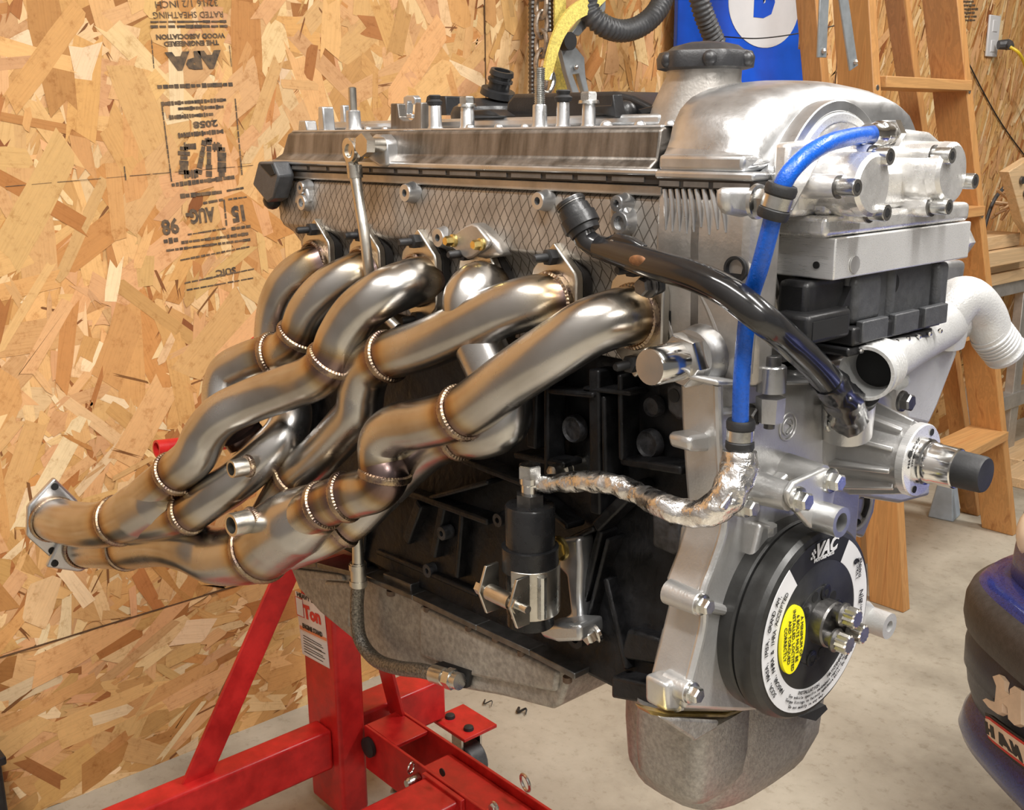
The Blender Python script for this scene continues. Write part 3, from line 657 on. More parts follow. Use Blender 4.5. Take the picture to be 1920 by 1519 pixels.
for nm, pl_ in [('H', [(1857, 1356), (1862, 1359), (1863, 1370), (1868, 1373), (1867, 1363), (1873, 1368), (1876, 1391), (1870, 1387), (1869, 1379), (1864, 1376), (1865, 1383), (1860, 1380)]), ('A', [(1884, 1377), (1891, 1382), (1910, 1418), (1903, 1413), (1900, 1407), (1891, 1401), (1891, 1405), (1885, 1399)]), ('W', [(1904, 1391), (1909, 1395), (1914, 1410), (1916, 1401), (1920, 1404), (1925, 1418), (1930, 1436), (1924, 1430), (1920, 1419), (1917, 1424), (1912, 1419)])]:
    skin_poly('lettering', pl_, .0076, 'black_print')

# ------------------------------------------------------------------ small things on the floor
for i, (u, v, lab) in enumerate([(972, 1335, 'dark curled leaf scrap on the floor beside the oil pan shadow'), (742, 1480, 'small dark crumb on the floor between the red stand tubes'), (908, 1320, 'tiny dark twig on the floor left of the curled scrap')]):
    p = pt(u, v, Z=-ZF+.004); m = MB(); r_ = (.004, .006, .002)[i]
    m.tube([p+Vector((-.012, .012, 0)), p, p+Vector((.006, .014, .004)), p+Vector((.016, .004, .0))], [r_*.6, r_, r_*.8, r_*.3], 6, 4, flat=(1, .6)); tag(m.build('scrap', 'rust' if i == 1 else 'rubber'), lab, 'scrap')
bn = thing('plastic_bin', 'edge of a black plastic bin at the lower left corner', 'bin', pt(8, 1500, X=-1.0))
zb_ = pt(5, 1415, X=-1.0).z; yb_ = pt(14, 1450, X=-1.0).y
MB().prism([Vector((-1.0, yb_-.3, -ZF)), Vector((-1.0, yb_-.005, -ZF)), Vector((-1.0, yb_-.005+.0, zb_)), Vector((-1.0, yb_-.3, zb_))], (-.11, 0, 0)).build('tub', 'blackplastic', bn, bevel=.006)
MB().bx(-1.115, -.992, yb_-.3, yb_, zb_-.014, zb_).build('rim', 'blackplastic', bn, bevel=.003)
# ================================================================== red engine stand
es = thing('engine_stand', 'red steel engine stand on casters holding the engine from behind', 'engine stand', (-.70, .2, -ZF))
ZT = -.755
PY0, PY1, PX0, PX1 = .155, .203, -.832, -.738
MB().bx(PX0, PX1, PY0, PY1, -.905, -.20).build('post', 'red', es, bevel=.006, seg=3)
MB().bx(-.80, -.757, -.36, PY0-.0005, ZT-.068, ZT).build('rear_cross_tube', 'red', es, bevel=.005, seg=3)
MB().bx(-.82, -.757, PY1+.0005, .375, ZT-.068, ZT+.005).build('rear_cross_tube', 'red', es, bevel=.005, seg=3)
a, b = Vector((-.785, .147, -.43)), pt(352, 1500, X=-.778)
MB().bar(a, b, .006, .040, (0, 1, 0)).build('brace', 'red', es, bevel=.001)
MB().bar((-.76, .209, -.45), (-.735, .262, -.765), .04, .006, (0, 1, .3)).build('brace', 'red', es, bevel=.001)
# main leg: a folded channel with the sliding inner tube
m = MB(); m.bx(-.735, -.30, .198, .203, ZT-.075, ZT); m.build('channel_side', 'red', es, bevel=.001)
m = MB(); m.bx(-.735, -.30, .262, .267, ZT-.075, ZT+.002); m.build('channel_side', 'red', es, bevel=.001)
m = MB(); m.bx(-.735, -.655, .203, .262, ZT-.006, ZT); m.build('channel_top', 'red', es, bevel=.001)
MB().bx(-.600, .55, .2035, .2615, ZT-.07, ZT-.010).build('sliding_tube', 'red', es, bevel=.004)
MB().bx(-.57, -.49, -.12, .197, ZT-.072, ZT-.006).build('front_cross_tube', 'red', es, bevel=.005, seg=3)
MB().bx(-.575, -.485, .190, .1975, ZT-.085, ZT-.002).build('end_plate', 'red', es, bevel=.001)
p = pt(785, 1460, Y=.197); m = MB(); m.cyl(p, p+Vector((0, -.018, 0)), .0085, n=14); m.lathe([(0, .0085), (.004, .006)], p+Vector((0, -.018, 0)), (0, -1, 0), 14); m.build('locking_pin', 'zinc', es)
m = MB(); m.ring(p+Vector((-.004, -.010, .020)), (1, .4, 0), .008, .0016, 16, 6); m.build('pin_ring', 'zinc', es)
m = MB(); m.tube([p+Vector((0, -.012, -.012)), p+Vector((.004, -.014, -.03))], .002, 6); m.build('pin_tail', 'zinc', es)
p = pt(985, 1468, Y=.27); m = MB(); m.ring(p, (.2, 1, .1), .012, .0022, 18, 6); m.build('pin_ring', 'zinc', es)
p = pt(694, 1400, Y=.197); m = MB(); m.lathe([(0, .016), (.006, .016), (.009, .008)], p, (0, -1, 0), 16); m.build('pivot_bolt', 'rubber', es)
p = pt(928, 1514, Y=.189); MB().hexbolt(p, (0, -1, 0), .007, .007).build('bolt', 'zinc', es)
p = pt(830, 1448, Y=.197); m = MB(); m.lathe([(0, .006), (.0015, .006)], p, (0, -1, 0), 12); m.build('adjusting_hole', 'darkhole', es)
# casters
def caster(x, y, plate=False):
    m = MB(); m.bx(x-.045, x+.045, y-.035, y+.035, ZT-.078, ZT-.072); o_ = m.build('caster_plate', 'red' if plate else 'zinc', es, bevel=.001)
    for dx in (-.025, .025): m = MB(); m.lathe([(0, .009), (.005, .008), (.007, .004)], (x+dx, y-.01, ZT-.072), (0, 0, 1), 12); m.build('bolt', 'rubber', es, o_)
    m = MB(); m.bx(x-.006, x+.02, y-.022, y-.018, -ZF+.03, ZT-.078); m.bx(x-.006, x+.02, y+.018, y+.022, -ZF+.03, ZT-.078); m.build('caster_fork', 'zinc', es, o_)
    m = MB(); m.cyl((x+.01, y-.016, -ZF+.035), (x+.01, y+.016, -ZF+.035), .035, n=24); m.build('caster_wheel', 'greyplastic', es, o_, bevel=.003)
caster(-.735, .395, True); caster(-.80, -.33); caster(.52, .235); caster(-.53, -.09)
# rotating head behind the engine, with its handle
m = MB(); m.cyl((-.90, .16, -.20), (-.63, .16, -.20), .045, n=28); m.build('head_tube', 'red', es)
m = MB(); m.bx(-.635, -.622, .05, .27, -.31, -.09); m.build('head_plate', 'red', es, bevel=.002)
for sy in (-1, 1):
    for sz in (-1, 1): m = MB(); m.bar((-.625, .16+sy*.06, -.20+sz*.06), (-.566, .16+sy*.09, -.20+sz*.09), .03, .03); m.build('mount_arm', 'red', es)
h0, h1 = pt(293, 842, X=-.76), pt(430, 826, X=-.76)
m = MB(); m.lathe([(0, .0085), (0, .0115), ((h1-h0).length+.12, .0115), ((h1-h0).length+.12, .0085), (0, .0085)], h0, h1-h0, 18, cap=False); m.build('handle', 'red', es)
# sticker
fy = PY0-.0008
def spx(u, v, o=0): return pt(u, v, Y=fy-o)
MT['sticker_pale'] = mk('pale_sticker', (.68, .60, .55), .45, 0., .05, 30)
MT['sticker_orange'] = mk('orange_sticker_field', (.70, .23, .10), .45, 0., .08, 30)
stk = MB().prism([spx(553, 1108), spx(606, 1130), spx(618, 1254), spx(567, 1226)], (0, .0006, 0)).build('sticker', 'sticker_pale', es)
MB().prism([spx(555, 1118, .0003), spx(607, 1140, .0003), spx(611, 1182, .0003), spx(560, 1157, .0003)], (0, .0004, 0)).build('sticker_band', 'sticker_pale', es, stk)
MB().prism([spx(563, 1183, .0003), spx(613, 1208, .0003), spx(617, 1252, .0003), spx(567.5, 1225, .0003)], (0, .0003, 0)).build('sticker_field', 'white_print', es, stk)
MB().prism([spx(561.5, 1172, .0003), spx(612, 1197, .0003), spx(612.6, 1203, .0003), spx(562.3, 1179, .0003)], (0, .0003, 0)).build('sticker_stripe', 'sticker_orange', es, stk)
def stext(txt, uL, vL, uR, vR, hpx, mat, bold=.0, o=.0008):
    a, b = spx(uL, vL, o), spx(uR, vR, o); h = (spx(uL, vL+hpx)-spx(uL, vL)).length
    vs, fs = text_mesh(txt, h*1.4, 1, 0, bold); w = max(v.x for v in vs)-min(v.x for v in vs)
    m = MB(); put_text(m, txt, h*1.4, (a+b)/2, b-a, (0, 0, 1), sx=(b-a).length/w, bold=bold); m.build('lettering', mat, es, stk, smooth=False, fix=False)
stext('HEAVY DUTY', 556, 1114, 604, 1135, 8, 'black_print', .0003)
stext('1', 555, 1137, 569, 1143, 27, 'red_print', .0034, .0006); stext('1', 556, 1137, 568, 1143, 27, 'white_print', .002, .0012); stext('Ton', 569, 1147, 601, 1160, 22, 'red_print', .0016)
stext('ENGINE STAND', 567, 1173, 604, 1191, 8, 'black_print', .0004)
m = MB()
for k in range(7):
    a, b = spx(568+k*.4, 1191+k*5, .0008), spx(608+k*.4+random.uniform(-6, 1), 1211+k*5, .0008); n = Vector((0, 0, .0006)); m.add([a-n, b-n, b+n, a+n], [(0, 1, 2, 3)])
m.build('fine_print', 'black_print', es, stk, smooth=False, fix=False)
# ================================================================== engine
eng = thing('engine', 'six-cylinder engine with stainless headers, mounted on the red stand', 'engine', (-.25, .12, -.42))
def dep(p): return float(RC[2] @ (np.array(p)-CAM))
def m_px(p, n): return n*dep(p)/FPX          # a length seen as n photo pixels at p
def xprof(pts, x0, x1): return [[Vector((x0, y, z)) for y, z in pts], [Vector((x1, y, z)) for y, z in pts]]
def part(mb, name, mat, parent=None, **kw):
    while parent is not None and parent.parent is not None and parent.parent != eng: parent = parent.parent
    return mb.build(name, mat, eng, parent, **kw)
VX, VY, VZ = Vector((1, 0, 0)), Vector((0, 1, 0)), Vector((0, 0, 1))

# crosshatched casting skin of the head
def hatch_mat():
    m, t, b = nt('crosshatched_cast_head')
    tc = t.nodes.new('ShaderNodeTexCoord'); sp = t.nodes.new('ShaderNodeSeparateXYZ'); t.links.new(tc.outputs['Object'], sp.inputs[0])
    def M2(op, a, b_, c=None):
        n = t.nodes.new('ShaderNodeMath'); n.operation = op
        for i, q in enumerate((a, b_, c)):
            if q is None: continue
            if isinstance(q, (int, float)): n.inputs[i].default_value = q
            else: t.links.new(q, n.inputs[i])
        return n.outputs[0]
    lines = []
    for sgn in (1, -1):
        e = M2('MULTIPLY_ADD', sp.outputs['Z'], .62*sgn, sp.outputs['X']); e = M2('MULTIPLY', e, 1/.0105)
        f_ = M2('FRACT', e, 0); f_ = M2('SUBTRACT', f_, .5); f_ = M2('ABSOLUTE', f_, 0); lines.append(M2('LESS_THAN', f_, .055))
    ln = M2('MAXIMUM', lines[0], lines[1])
    n = N(t, 'ShaderNodeTexNoise', Scale=35., Detail=6.); t.links.new(tc.outputs['Object'], n.inputs['Vector'])
    r = ramp(t, n.outputs['Fac'], [(.3, (.28, .26, .235)), (.7, (.46, .43, .395))])
    mx = N(t, 'ShaderNodeMix', data_type='RGBA'); t.links.new(ln, mx.inputs[0]); t.links.new(r.outputs[0], mx.inputs[6]); mx.inputs[7].default_value = (.12, .105, .09, 1)
    t.links.new(mx.outputs[2], b.inputs['Base Color']); b.inputs['Metallic'].default_value = .7; b.inputs['Roughness'].default_value = .47
    h = M2('SUBTRACT', n.outputs['Fac'], ln)
    bp = N(t, 'ShaderNodeBump', Strength=.35, Distance=.0012); t.links.new(h, bp.inputs['Height']); t.links.new(bp.outputs[0], b.inputs['Normal'])
    return m
MT['hatch'] = hatch_mat()

# ------------------------------------------------------------------ block
MT['pan_rust'] = mk('stained_pan_boss', (.15, .10, .07), .6, .3, .3, 90)
XB0, XB1 = -.555, .045
blk = MB(); blk.loft(xprof([(.036, -.043), (.030, -.055), (.034, -.12), (.030, -.20), (.022, -.225), (.016, -.29), (.010, -.332), (.215, -.332), (.205, -.043)], XB0, XB1))
block = part(blk, 'engine_block', 'block', bevel=.004)
def bp(u, v): return pt(u, v, Y=.022)
def brib(p, q, w, h=.02, name='rib', mat='block'):
    p, q = Vector(p), Vector(q); m = MB(); m.bar(p, q, w, h, (0, 1, 0)); part(m, name, mat, block, bevel=.002)
for (u0, v0, u1, v1, w) in [(1015, 690, 1012, 838, .012), (1040, 690, 1040, 905, .006), (1130, 690, 1132, 960, .012), (1147, 740, 1150, 900, .005), (1178, 700, 1180, 860, .005), (980, 850, 1075, 868, .006), (1180, 860, 1295, 878, .007), (1140, 990, 1090, 1195, .007), (1155, 1005, 1105, 1200, .004), (1075, 1010, 1130, 985, .005), (1210, 905, 1130, 985, .010), (1110, 725, 1200, 735, .004),
                            (1040, 730, 1130, 738, .005), (880, 860, 1000, 905, .006), (760, 915, 930, 975, .007), (760, 905, 720, 945, .004), (775, 1010, 800, 940, .012), (845, 940, 825, 1040, .010), (880, 960, 870, 1080, .006), (720, 1030, 910, 1110, .006), (1000, 920, 1080, 985, .006), (1150, 1080, 1190, 1250, .006), (700, 960, 690, 1070, .008), (820, 930, 930, 900, .005)]:
    brib(pt(u0, v0, Y=.020), pt(u1, v1, Y=.016), w, .022)
def plug(u, v, rx, mat='block_worn', Y=.024, h=.008):
    p = pt(u, v, Y=Y); m = MB(); r_ = m_px(p, rx); m.lathe([(0, r_*1.12), (h*.6, r_*1.12), (h, r_), (h*.7, r_*.86)], p+VY*.004, -VY, 24); part(m, 'core_plug', mat, block)
plug(1077, 804, 24); plug(1218, 832, 25); plug(1226, 762, 18); plug(1140, 1050, 10, 'block'); plug(905, 1030, 12, 'block'); plug(800, 985, 14, 'block')
p = pt(1072, 876, Y=.022); m = MB(); m.cyl(p+VY*.012, p-VY*.006, m_px(p, 19)); m.lathe([(.006, .0085), (.012, .0085)], p, -VY, 20); m.lathe([(.010, .0068), (.024, .0068), (.025, .005)], p, -VY, 6); part(m, 'block_bolt', ['bare_steel'], block)
def pad(pxs, Y, th, mat='block', name='mounting_pad', holes=()):
    m = MB(); m.prism([pt(u, v, Y=Y) for u, v in pxs], VY*th); o_ = part(m, name, mat, block, bevel=.003)
    for u, v, r_ in holes:
        q = pt(u, v, Y=Y-.0006); mm = MB(); mm.lathe([(0, m_px(q, r_)), (.0012, m_px(q, r_))], q, VY, 18); part(mm, 'bolt_hole', 'darkhole', block)
pad([(1248, 725), (1262, 716), (1296, 722), (1297, 790), (1268, 788), (1250, 770)], .012, .03, 'block_worn', holes=[(1263, 742, 13)])
pad([(1222, 960), (1276, 975), (1278, 1036), (1260, 1042), (1222, 1025)], .008, .03, 'block_worn', holes=[(1257, 978, 6)])
pad([(1145, 1268), (1240, 1290), (1236, 1326), (1145, 1310)], -.004, .05, 'block', holes=[])
pad([(1175, 1180), (1240, 1200), (1236, 1250), (1160, 1235)], .006, .04, 'block')
for (u, v) in [(803, 1070), (912, 1118), (935, 975), (830, 1000)]:
    q = pt(u, v, Y=.008); m = MB(); m.lathe([(0, m_px(q, 14)), (.012, m_px(q, 13)), (.012, m_px(q, 5.5)), (.002, m_px(q, 5.5))], q+VY*.01, -VY, 20); part(m, 'lug', 'block_worn', block)
# front flange of the block where the timing cover bolts on
for pxs in [[(1276, 985), (1300, 992), (1296, 1045), (1280, 1050), (1268, 1040)], [(1240, 1180), (1266, 1150), (1262, 1225), (1228, 1268), (1225, 1240)]]:
    m = MB(); m.prism([pt(u, v, Y=.004) for u, v in pxs], VY*.02); part(m, 'flange_ear', 'cast', block, bevel=.002)
for (u, v) in [(1284, 1012), (1248, 1222)]:
    q = pt(u, v, Y=.0034); m = MB(); m.lathe([(0, m_px(q, 5.5)), (.001, m_px(q, 5.5))], q, VY, 14); part(m, 'bolt_hole', 'darkhole', block)
# glossy drain fitting and bits around the mount
q = pt(1118, 1185, Y=.0); m = MB(); m.hexbolt(q, (-.2, -1, -.3), .0075, .012); part(m, 'drain_plug', 'chrome', block)
q = pt(1095, 1188, Y=.004); m = MB(); m.lathe([(0, .010), (.012, .010), (.012, .005), (.004, .005)], q, -VY, 16); part(m, 'fitting_boss', 'block', block)
# bell housing end
m = MB(); m.loft(xprof([(.02, -.08), (-.005, -.16), (-.02, -.27), (-.01, -.345), (.22, -.345), (.26, -.2), (.22, -.06)], -.575, -.545)); part(m, 'bellhousing_flange', 'block', block, bevel=.004)

# ------------------------------------------------------------------ oil pan
pan_px = [(541, 1058), (600, 1060), (689, 1082), (780, 1120), (900, 1176), (1000, 1222), (1078, 1262), (1064, 1270), (1060, 1292), (1050, 1322), (1035, 1331), (1000, 1322), (940, 1306), (860, 1292), (790, 1275), (740, 1252), (690, 1225), (655, 1195), (600, 1150), (560, 1105)]
YP = .004
P3 = [pt(u, v, Y=YP) for u, v in pan_px]
m = MB(); m.prism(P3, VY*.21); pan = part(m, 'oil_pan', 'pan', bevel=.007, seg=3)
# pan rail: straight flange strip along the top
m = MB(); top = [pt(u, v, Y=-.002) for u, v in [(541, 1054), (600, 1052), (689, 1074), (780, 1112), (900, 1168), (1000, 1214), (1085, 1258)]]
for a, b in zip(top, top[1:]): m.bar(a-VZ*.004+VY*.015, b-VZ*.004+VY*.015, .006, .040, (0, 1, 0))
part(m, 'pan_rail', 'steel_dark', pan, bevel=.001)
for (u, v) in [(728, 1112), (797, 1142), (875, 1178), (925, 1198), (973, 1225), (1058, 1275)]:
    q = pt(u, v, Y=-.001); m = MB(); m.lathe([(0, m_px(q, 9)), (.005, m_px(q, 9)), (.006, m_px(q, 7))], q+VZ*.002+VY*.004, -VZ, 14); part(m, 'bolt_boss', 'pan_rust', pan)
m = MB(); m.prism([pt(u, v, Y=YP-.004) for u, v in [(548, 1066), (640, 1078), (645, 1090), (575, 1088)]], VY*.01); part(m, 'pan_step', 'pan', pan, bevel=.002)
for pxs in [[(718, 1075), (770, 1096), (770, 1124), (718, 1102)]]:
    m = MB(); m.prism([pt(u, v, Y=.0) for u, v in pxs], VY*.02); part(m, 'pan_tab', 'steel_dark', pan, bevel=.001)
# raised faces pressed into the pan wall
for pxs in [[(785, 1135), (1045, 1262), (1040, 1300), (880, 1268), (785, 1230)], [(606, 1090), (660, 1095), (655, 1180), (620, 1150)]]:
    m = MB(); m.prism([pt(u, v, Y=YP-.0045) for u, v in pxs], VY*.01); part(m, 'pressed_panel', 'pan', pan, bevel=.004, seg=3)
m = MB(); m.prism([pt(u, v, Y=YP-.0052) for u, v in [(812, 1246), (830, 1240), (884, 1258), (876, 1290), (850, 1292), (815, 1272)]], VY*.004); part(m, 'fitting_recess', 'darkhole', pan)
# front sump: a deep rounded bucket under the timing case
def sump_ring(y0, y1, x0, x1, z, n=28, e=3.2):
    out = []
    for k in range(n):
        a = 2*PI*k/n; c, s_ = math.cos(a), math.sin(a)
        out.append(Vector(((x0+x1)/2+(x1-x0)/2*math.copysign(abs(c)**(2/e), c), (y0+y1)/2+(y1-y0)/2*math.copysign(abs(s_)**(2/e), s_), z)))
    return out
m = MB(); m.loft([sump_ring(.02, .215, -.06, .066, -.322), sump_ring(.02, .215, -.06, .066, -.37), sump_ring(.02, .212, -.055, .064, -.405), sump_ring(.03, .200, -.05, .058, -.424), sump_ring(.045, .18, -.04, .047, -.433), sump_ring(.07, .15, -.02, .03, -.435)])
sump = part(m, 'front_sump', 'sump', ang=60)
m = MB(); m.loft([sump_ring(-.010, .064, -.002, .074, -.318, 28, 4.5), sump_ring(-.010, .064, -.002, .074, -.36, 28, 4.5), sump_ring(-.009, .062, .0, .072, -.380, 28, 4.2), sump_ring(-.004, .057, .005, .067, -.390, 28, 3.6), sump_ring(.006, .048, .014, .058, -.3955), sump_ring(.016, .038, .024, .048, -.3965)])
part(m, 'sump_lobe', 'sump', sump, ang=60)
m = MB(); m.prism([pt(u, v, X=.078) for u, v in [(1238, 1345), (1345, 1365), (1302, 1390)]], -VX*.01); m.prism([pt(u, v, X=.083) for u, v in [(1238, 1346), (1350, 1352), (1346, 1366), (1302, 1392), (1298, 1386)]], -VX*.004); part(m, 'sump_gusset', 'sump', sump, bevel=.002)
m = MB(); m.prism([pt(u, v, X=.075) for u, v in [(1214, 1331), (1250, 1339), (1360, 1341), (1392, 1329), (1395, 1332), (1362, 1345), (1240, 1344), (1220, 1340)]], -VX*.012); part(m, 'sump_gasket', 'gold', sump)

# ------------------------------------------------------------------ cylinder head
hp = [(.008, .0955), (.008, .088), (.003, .084), (-.001, .070), (-.002, .050), (-.005, .043), (-.004, .036), (.004, .029), (.008, .018), (.008, -.030), (.012, -.043), (.22, -.043), (.24, .0), (.24, .0955)]
m = MB(); m.loft([[Vector((-.548+(.0 if z > .06 else min(.045, (.06-z)*.75)), y, z)) for y, z in hp], [Vector((.012, y, z)) for y, z in hp]])
head = part(m, 'cylinder_head', 'hatch', bevel=.002)
m = MB(); m.bx(-.546, .012, -.0005, .03, .0865, .0945); part(m, 'head_rail', 'cast', head, bevel=.001)
# bosses on the head side
def boss(u, v, ro, ri, Y=-.010, L=.012, mat='cast_light', name='boss'):
    q = pt(u, v, Y=Y); a, b = m_px(q, ro), m_px(q, ri); m = MB(); m.lathe([(0, a*1.35), (L*.6, a*1.05), (L-.001, a), (L, a*.93), (L, b), (L-.008, b)], q+VY*L, -VY, 26); o_ = part(m, name, mat, head)
    m = MB(); m.lathe([(0, b*1.01), (.001, b*1.01)], q+VY*.006, -VY, 16); part(m, 'thread', 'steel_dark', head, o_) if 0 else part(m, 'bore', 'darkhole', head)
for a in [(564, 380, 15, 8), (562, 352, 12, 4.5), (758, 362, 17, 7), (1007, 377, 17, 7.5), (1155, 382, 16, 7), (1160, 418, 22, 13), (820, 446, 18, 7)]: boss(*a)
m = MB(); m.prism([pt(u, v, Y=-.0075) for u, v in [(1140, 380), (1168, 380), (1182, 418), (1172, 440), (1150, 440), (1140, 418)]], VY*.014); part(m, 'boss_web', 'cast_light', head, bevel=.003)
m = MB(); m.prism([pt(u, v, Y=-.0075) for u, v in [(553, 352), (573, 352), (578, 382), (550, 382)]], VY*.014); part(m, 'boss_web', 'cast_light', head, bevel=.003)
# blanking plate with two gold bolts
q = pt(888, 455, Y=-.020)
m = MB(); m.prism([pt(u, v, Y=-.014) for u, v in [(868, 424), (885, 417), (905, 432), (930, 455), (940, 480), (905, 486), (850, 470), (846, 450)]], VY*.03); part(m, 'port_boss', 'cast', head, bevel=.004)
m = MB(); m.prism([pt(u, v, Y=-.019) for u, v in [(838, 447), (872, 424), (884, 420), (894, 424), (916, 452), (914, 462), (885, 483), (875, 486), (868, 482), (840, 458)]], VY*.005); pl = part(m, 'blanking_plate', 'cast', head, bevel=.0015)
for (u, v) in [(851, 451), (903, 458)]:
    q = pt(u, v, Y=-.019); m = MB(); m.hexbolt(q, -VY, m_px(q, 9.5), .010, flange=1.3); part(m, 'gold_bolt', 'gold', pl)
# cam position sensor at the rear
q = pt(545, 350, Y=.0); c0 = pt(533, 345, Y=.004)
m = MB(); m.lathe([(0, m_px(q, 26)), (.010, m_px(q, 26)), (.014, m_px(q, 22))], c0+Vector((.012, .02, 0)), (-.75, -.8, -.05), 26); part(m, 'sensor_ring', 'chrome', head)
m = MB(); m.lathe([(0, m_px(q, 18)), (.02, m_px(q, 19)), (.026, m_px(q, 15))], c0+Vector((.0, .01, -.004)), (-.75, -.8, -.1), 20); m.ball(pt(510, 376, Y=-.012), .010, 12); sen = part(m, 'cam_sensor', 'blackplastic', head)
m = MB(); m.prism([pt(u, v, Y=-.025) for u, v in [(473, 346), (484, 303), (512, 303), (522, 330), (512, 372), (500, 380)]], VY*.020); part(m, 'sensor_plug', 'greyplastic', head, bevel=.002)
m = MB(); m.prism([pt(u, v, Y=-.0262) for u, v in [(487, 308), (508, 308), (515, 326), (507, 330)]], VY*.002); part(m, 'plug_opening', 'darkhole', head)

# chain case: the stepped front section of the head
XF = .060
cc = [(.004, .0945), (-.003, .085), (-.004, .055), (-.002, .020), (.000, -.041), (.20, -.046), (.245, .0), (.25, .0945)]
m = MB(); m.loft([[Vector((.010, y, z)) for y, z in cc], [Vector((.05, y, z)) for y, z in cc], [Vector((XF-.004, y+.003, z)) for y, z in cc], [Vector((XF, y+.012, z)) for y, z in cc]])
ccase = part(m, 'chain_case', 'cast', bevel=.003)
m = MB(); pc = [(.004, .0945), (-.003, .085), (-.004, .055), (-.002, .020), (.000, -.041), (.026, -.041), (.030, .0945)]
m.loft([[Vector((.040, y, z)) for y, z in pc], [Vector((.090, y, z)) for y, z in pc], [Vector((.097, y*.7+.006, z)) for y, z in pc]]); part(m, 'chain_case_pillar', 'cast', ccase, bevel=.003)
for i, u in enumerate((1247, 1258, 1270, 1282, 1294, 1306, 1320, 1334, 1348)):     # vertical casting ribs
    a, b = pt(u, 354, Y=-.0045), pt(u+2+i*1.5, 430+random.randint(-6, 12), Y=-.003); m = MB(); m.tube([a, (a+b)/2+VX*.001, b], [.0018, .0022, .0012], 8, 4); part(m, 'casting_rib', 'cast_light', ccase)
for pxs in [[(1240, 430), (1246, 560), (1262, 640), (1256, 700)], [(1300, 520), (1330, 580), (1352, 640)], [(1392, 400), (1402, 480), (1412, 560), (1404, 700)]]:
    m = MB(); P = [pt(u, v, Y=.0005) for u, v in pxs]; m.tube(P, [.0028]*len(P), 10, 6); part(m, 'casting_rib', 'cast', ccase)
q = pt(1380, 505, Y=-.004); m = MB(); m.lathe([(0, m_px(q, 25)), (.003, m_px(q, 25)), (.003, m_px(q, 20)), (-.001, m_px(q, 17))], q+VY*.001, -VY, 28); part(m, 'rubber_plug', 'rubber', ccase)
# lug with the hose clamp bolt
m = MB(); m.prism([pt(u, v, X=.105) for u, v in [(1362, 352), (1420, 352), (1428, 372), (1424, 402), (1400, 408), (1372, 402), (1362, 385)]], -VX*.010); part(m, 'clamp_lug', 'silver', ccase, bevel=.004)
# chain tensioner plug
q = pt(1312, 668, Y=-.004); e = pt(1243, 680, Z=q.z-.002)
ax = -VY
m = MB(); m.lathe([(-.006, .024), (.006, .0215), (.009, .0205), (.012, .0205)], q, ax, 30); ten = part(m, 'tensioner_washer', 'cast_light', ccase)
m = MB(); m.lathe([(.010, .0195), (.022, .0195), (.024, .018)], q, ax, 6, ph=.2); part(m, 'tensioner_hex', 'chrome', ten)
m = MB(); m.lathe([(.02, .0142), (.052, .0138), (.054, .0125)], q, ax, 28); part(m, 'tensioner_cap', 'chrome', ten)

# ------------------------------------------------------------------ valve cover
cv = [(.0045, .1012), (-.006, .1012), (-.006, .1065), (-.002, .1095), (.003, .1125), (.006, .1330), (.010, .1352), (.235, .1352), (.245, .1012)]
m = MB(); m.loft([[Vector((-.540+(z-.1012)*.45, y, z)) for y, z in cv], [Vector((.004, y, z)) for y, z in cv]], m=0)
m.m[3] = m.m[3]
cover = part(m, 'valve_cover', ['cover_side'], bevel=.0015)
m = MB(); m.bx(-.5225, .002, .009, .235, .1345, .1368); part(m, 'cover_top', 'cast_light', cover, bevel=.0015)
m = MB(); m.bx(-.541, .013, -.0072, .0, .1015, .1062); part(m, 'cover_lip', 'cast_light', cover, bevel=.0015)
m = MB(); m.bx(-.515, -.03, .045, .20, .1365, .1455); part(m, 'coil_trough', 'cast_light', cover, bevel=.003)
# gasket with its grey tabs
m = MB(); m.bx(-.540, .0145, -.0045, .04, .0952, .1014); m.bx(.0145, .100, -.007, .04, .0935, .0995); gsk = part(m, 'cover_gasket', 'gasket')
xs = [-.533, -.505, -.468, -.43, -.392, -.352, -.311, -.272, -.232, -.190, -.150, -.108, -.072, -.036, .002]
for a, b in zip(xs, xs[1:]): m = MB(); m.bx(a+.003, b-.003, -.0052, -.003, .0965, .1002); part(m, 'gasket_tab', 'gasket_tab', gsk)
for a, b in [(.016, .034), (.038, .060), (.064, .094)]: m = MB(); m.bx(a, b, -.0077, -.005, .0945, .0982); part(m, 'gasket_tab', 'gasket_tab', gsk)
# posts on the cover
YQ = .026
def post(u, vb, vt, rp, Y=YQ, mat='cast_light', top=None, name='post'):
    b = pt(u, vb, Y=Y); t = pt(u, vt, Y=Y); r_ = m_px(b, rp); H = t.z-.136; b = Vector((t.x, Y, .136))
    m = MB(); m.lathe([(0, r_*1.25), (H*.15, r_*1.02), (H-.001, r_*.95), (H, r_*.85)], b, VZ, 20); o_ = part(m, name, mat, cover)
    q = Vector((t.x, Y, t.z))
    if top == 'stud': m = MB(); m.lathe([(0, .0042), (.022, .0042), (.023, .003)], q, VZ, 12); part(m, 'stud', 'bare_steel', o_)
    if top == 'threads':
        m = MB(); pr = []
        for k in range(20): pr += [(k*.0015, .0048), (k*.0015+.00075, .0039)]
        m.lathe(pr, q, VZ, 12); part(m, 'threaded_stud', 'zinc', o_)
    if top == 'bolt': m = MB(); m.hexbolt(q, VZ, .0072, .009, flange=1.2); part(m, 'bolt', 'zinc', o_)
    if top == 'black': m = MB(); m.lathe([(0, .0065), (.003, .0075), (.005, .005), (.008, .006), (.009, .005)], q, VZ, 16); part(m, 'cap_nut', 'rubber', o_)
    return o_
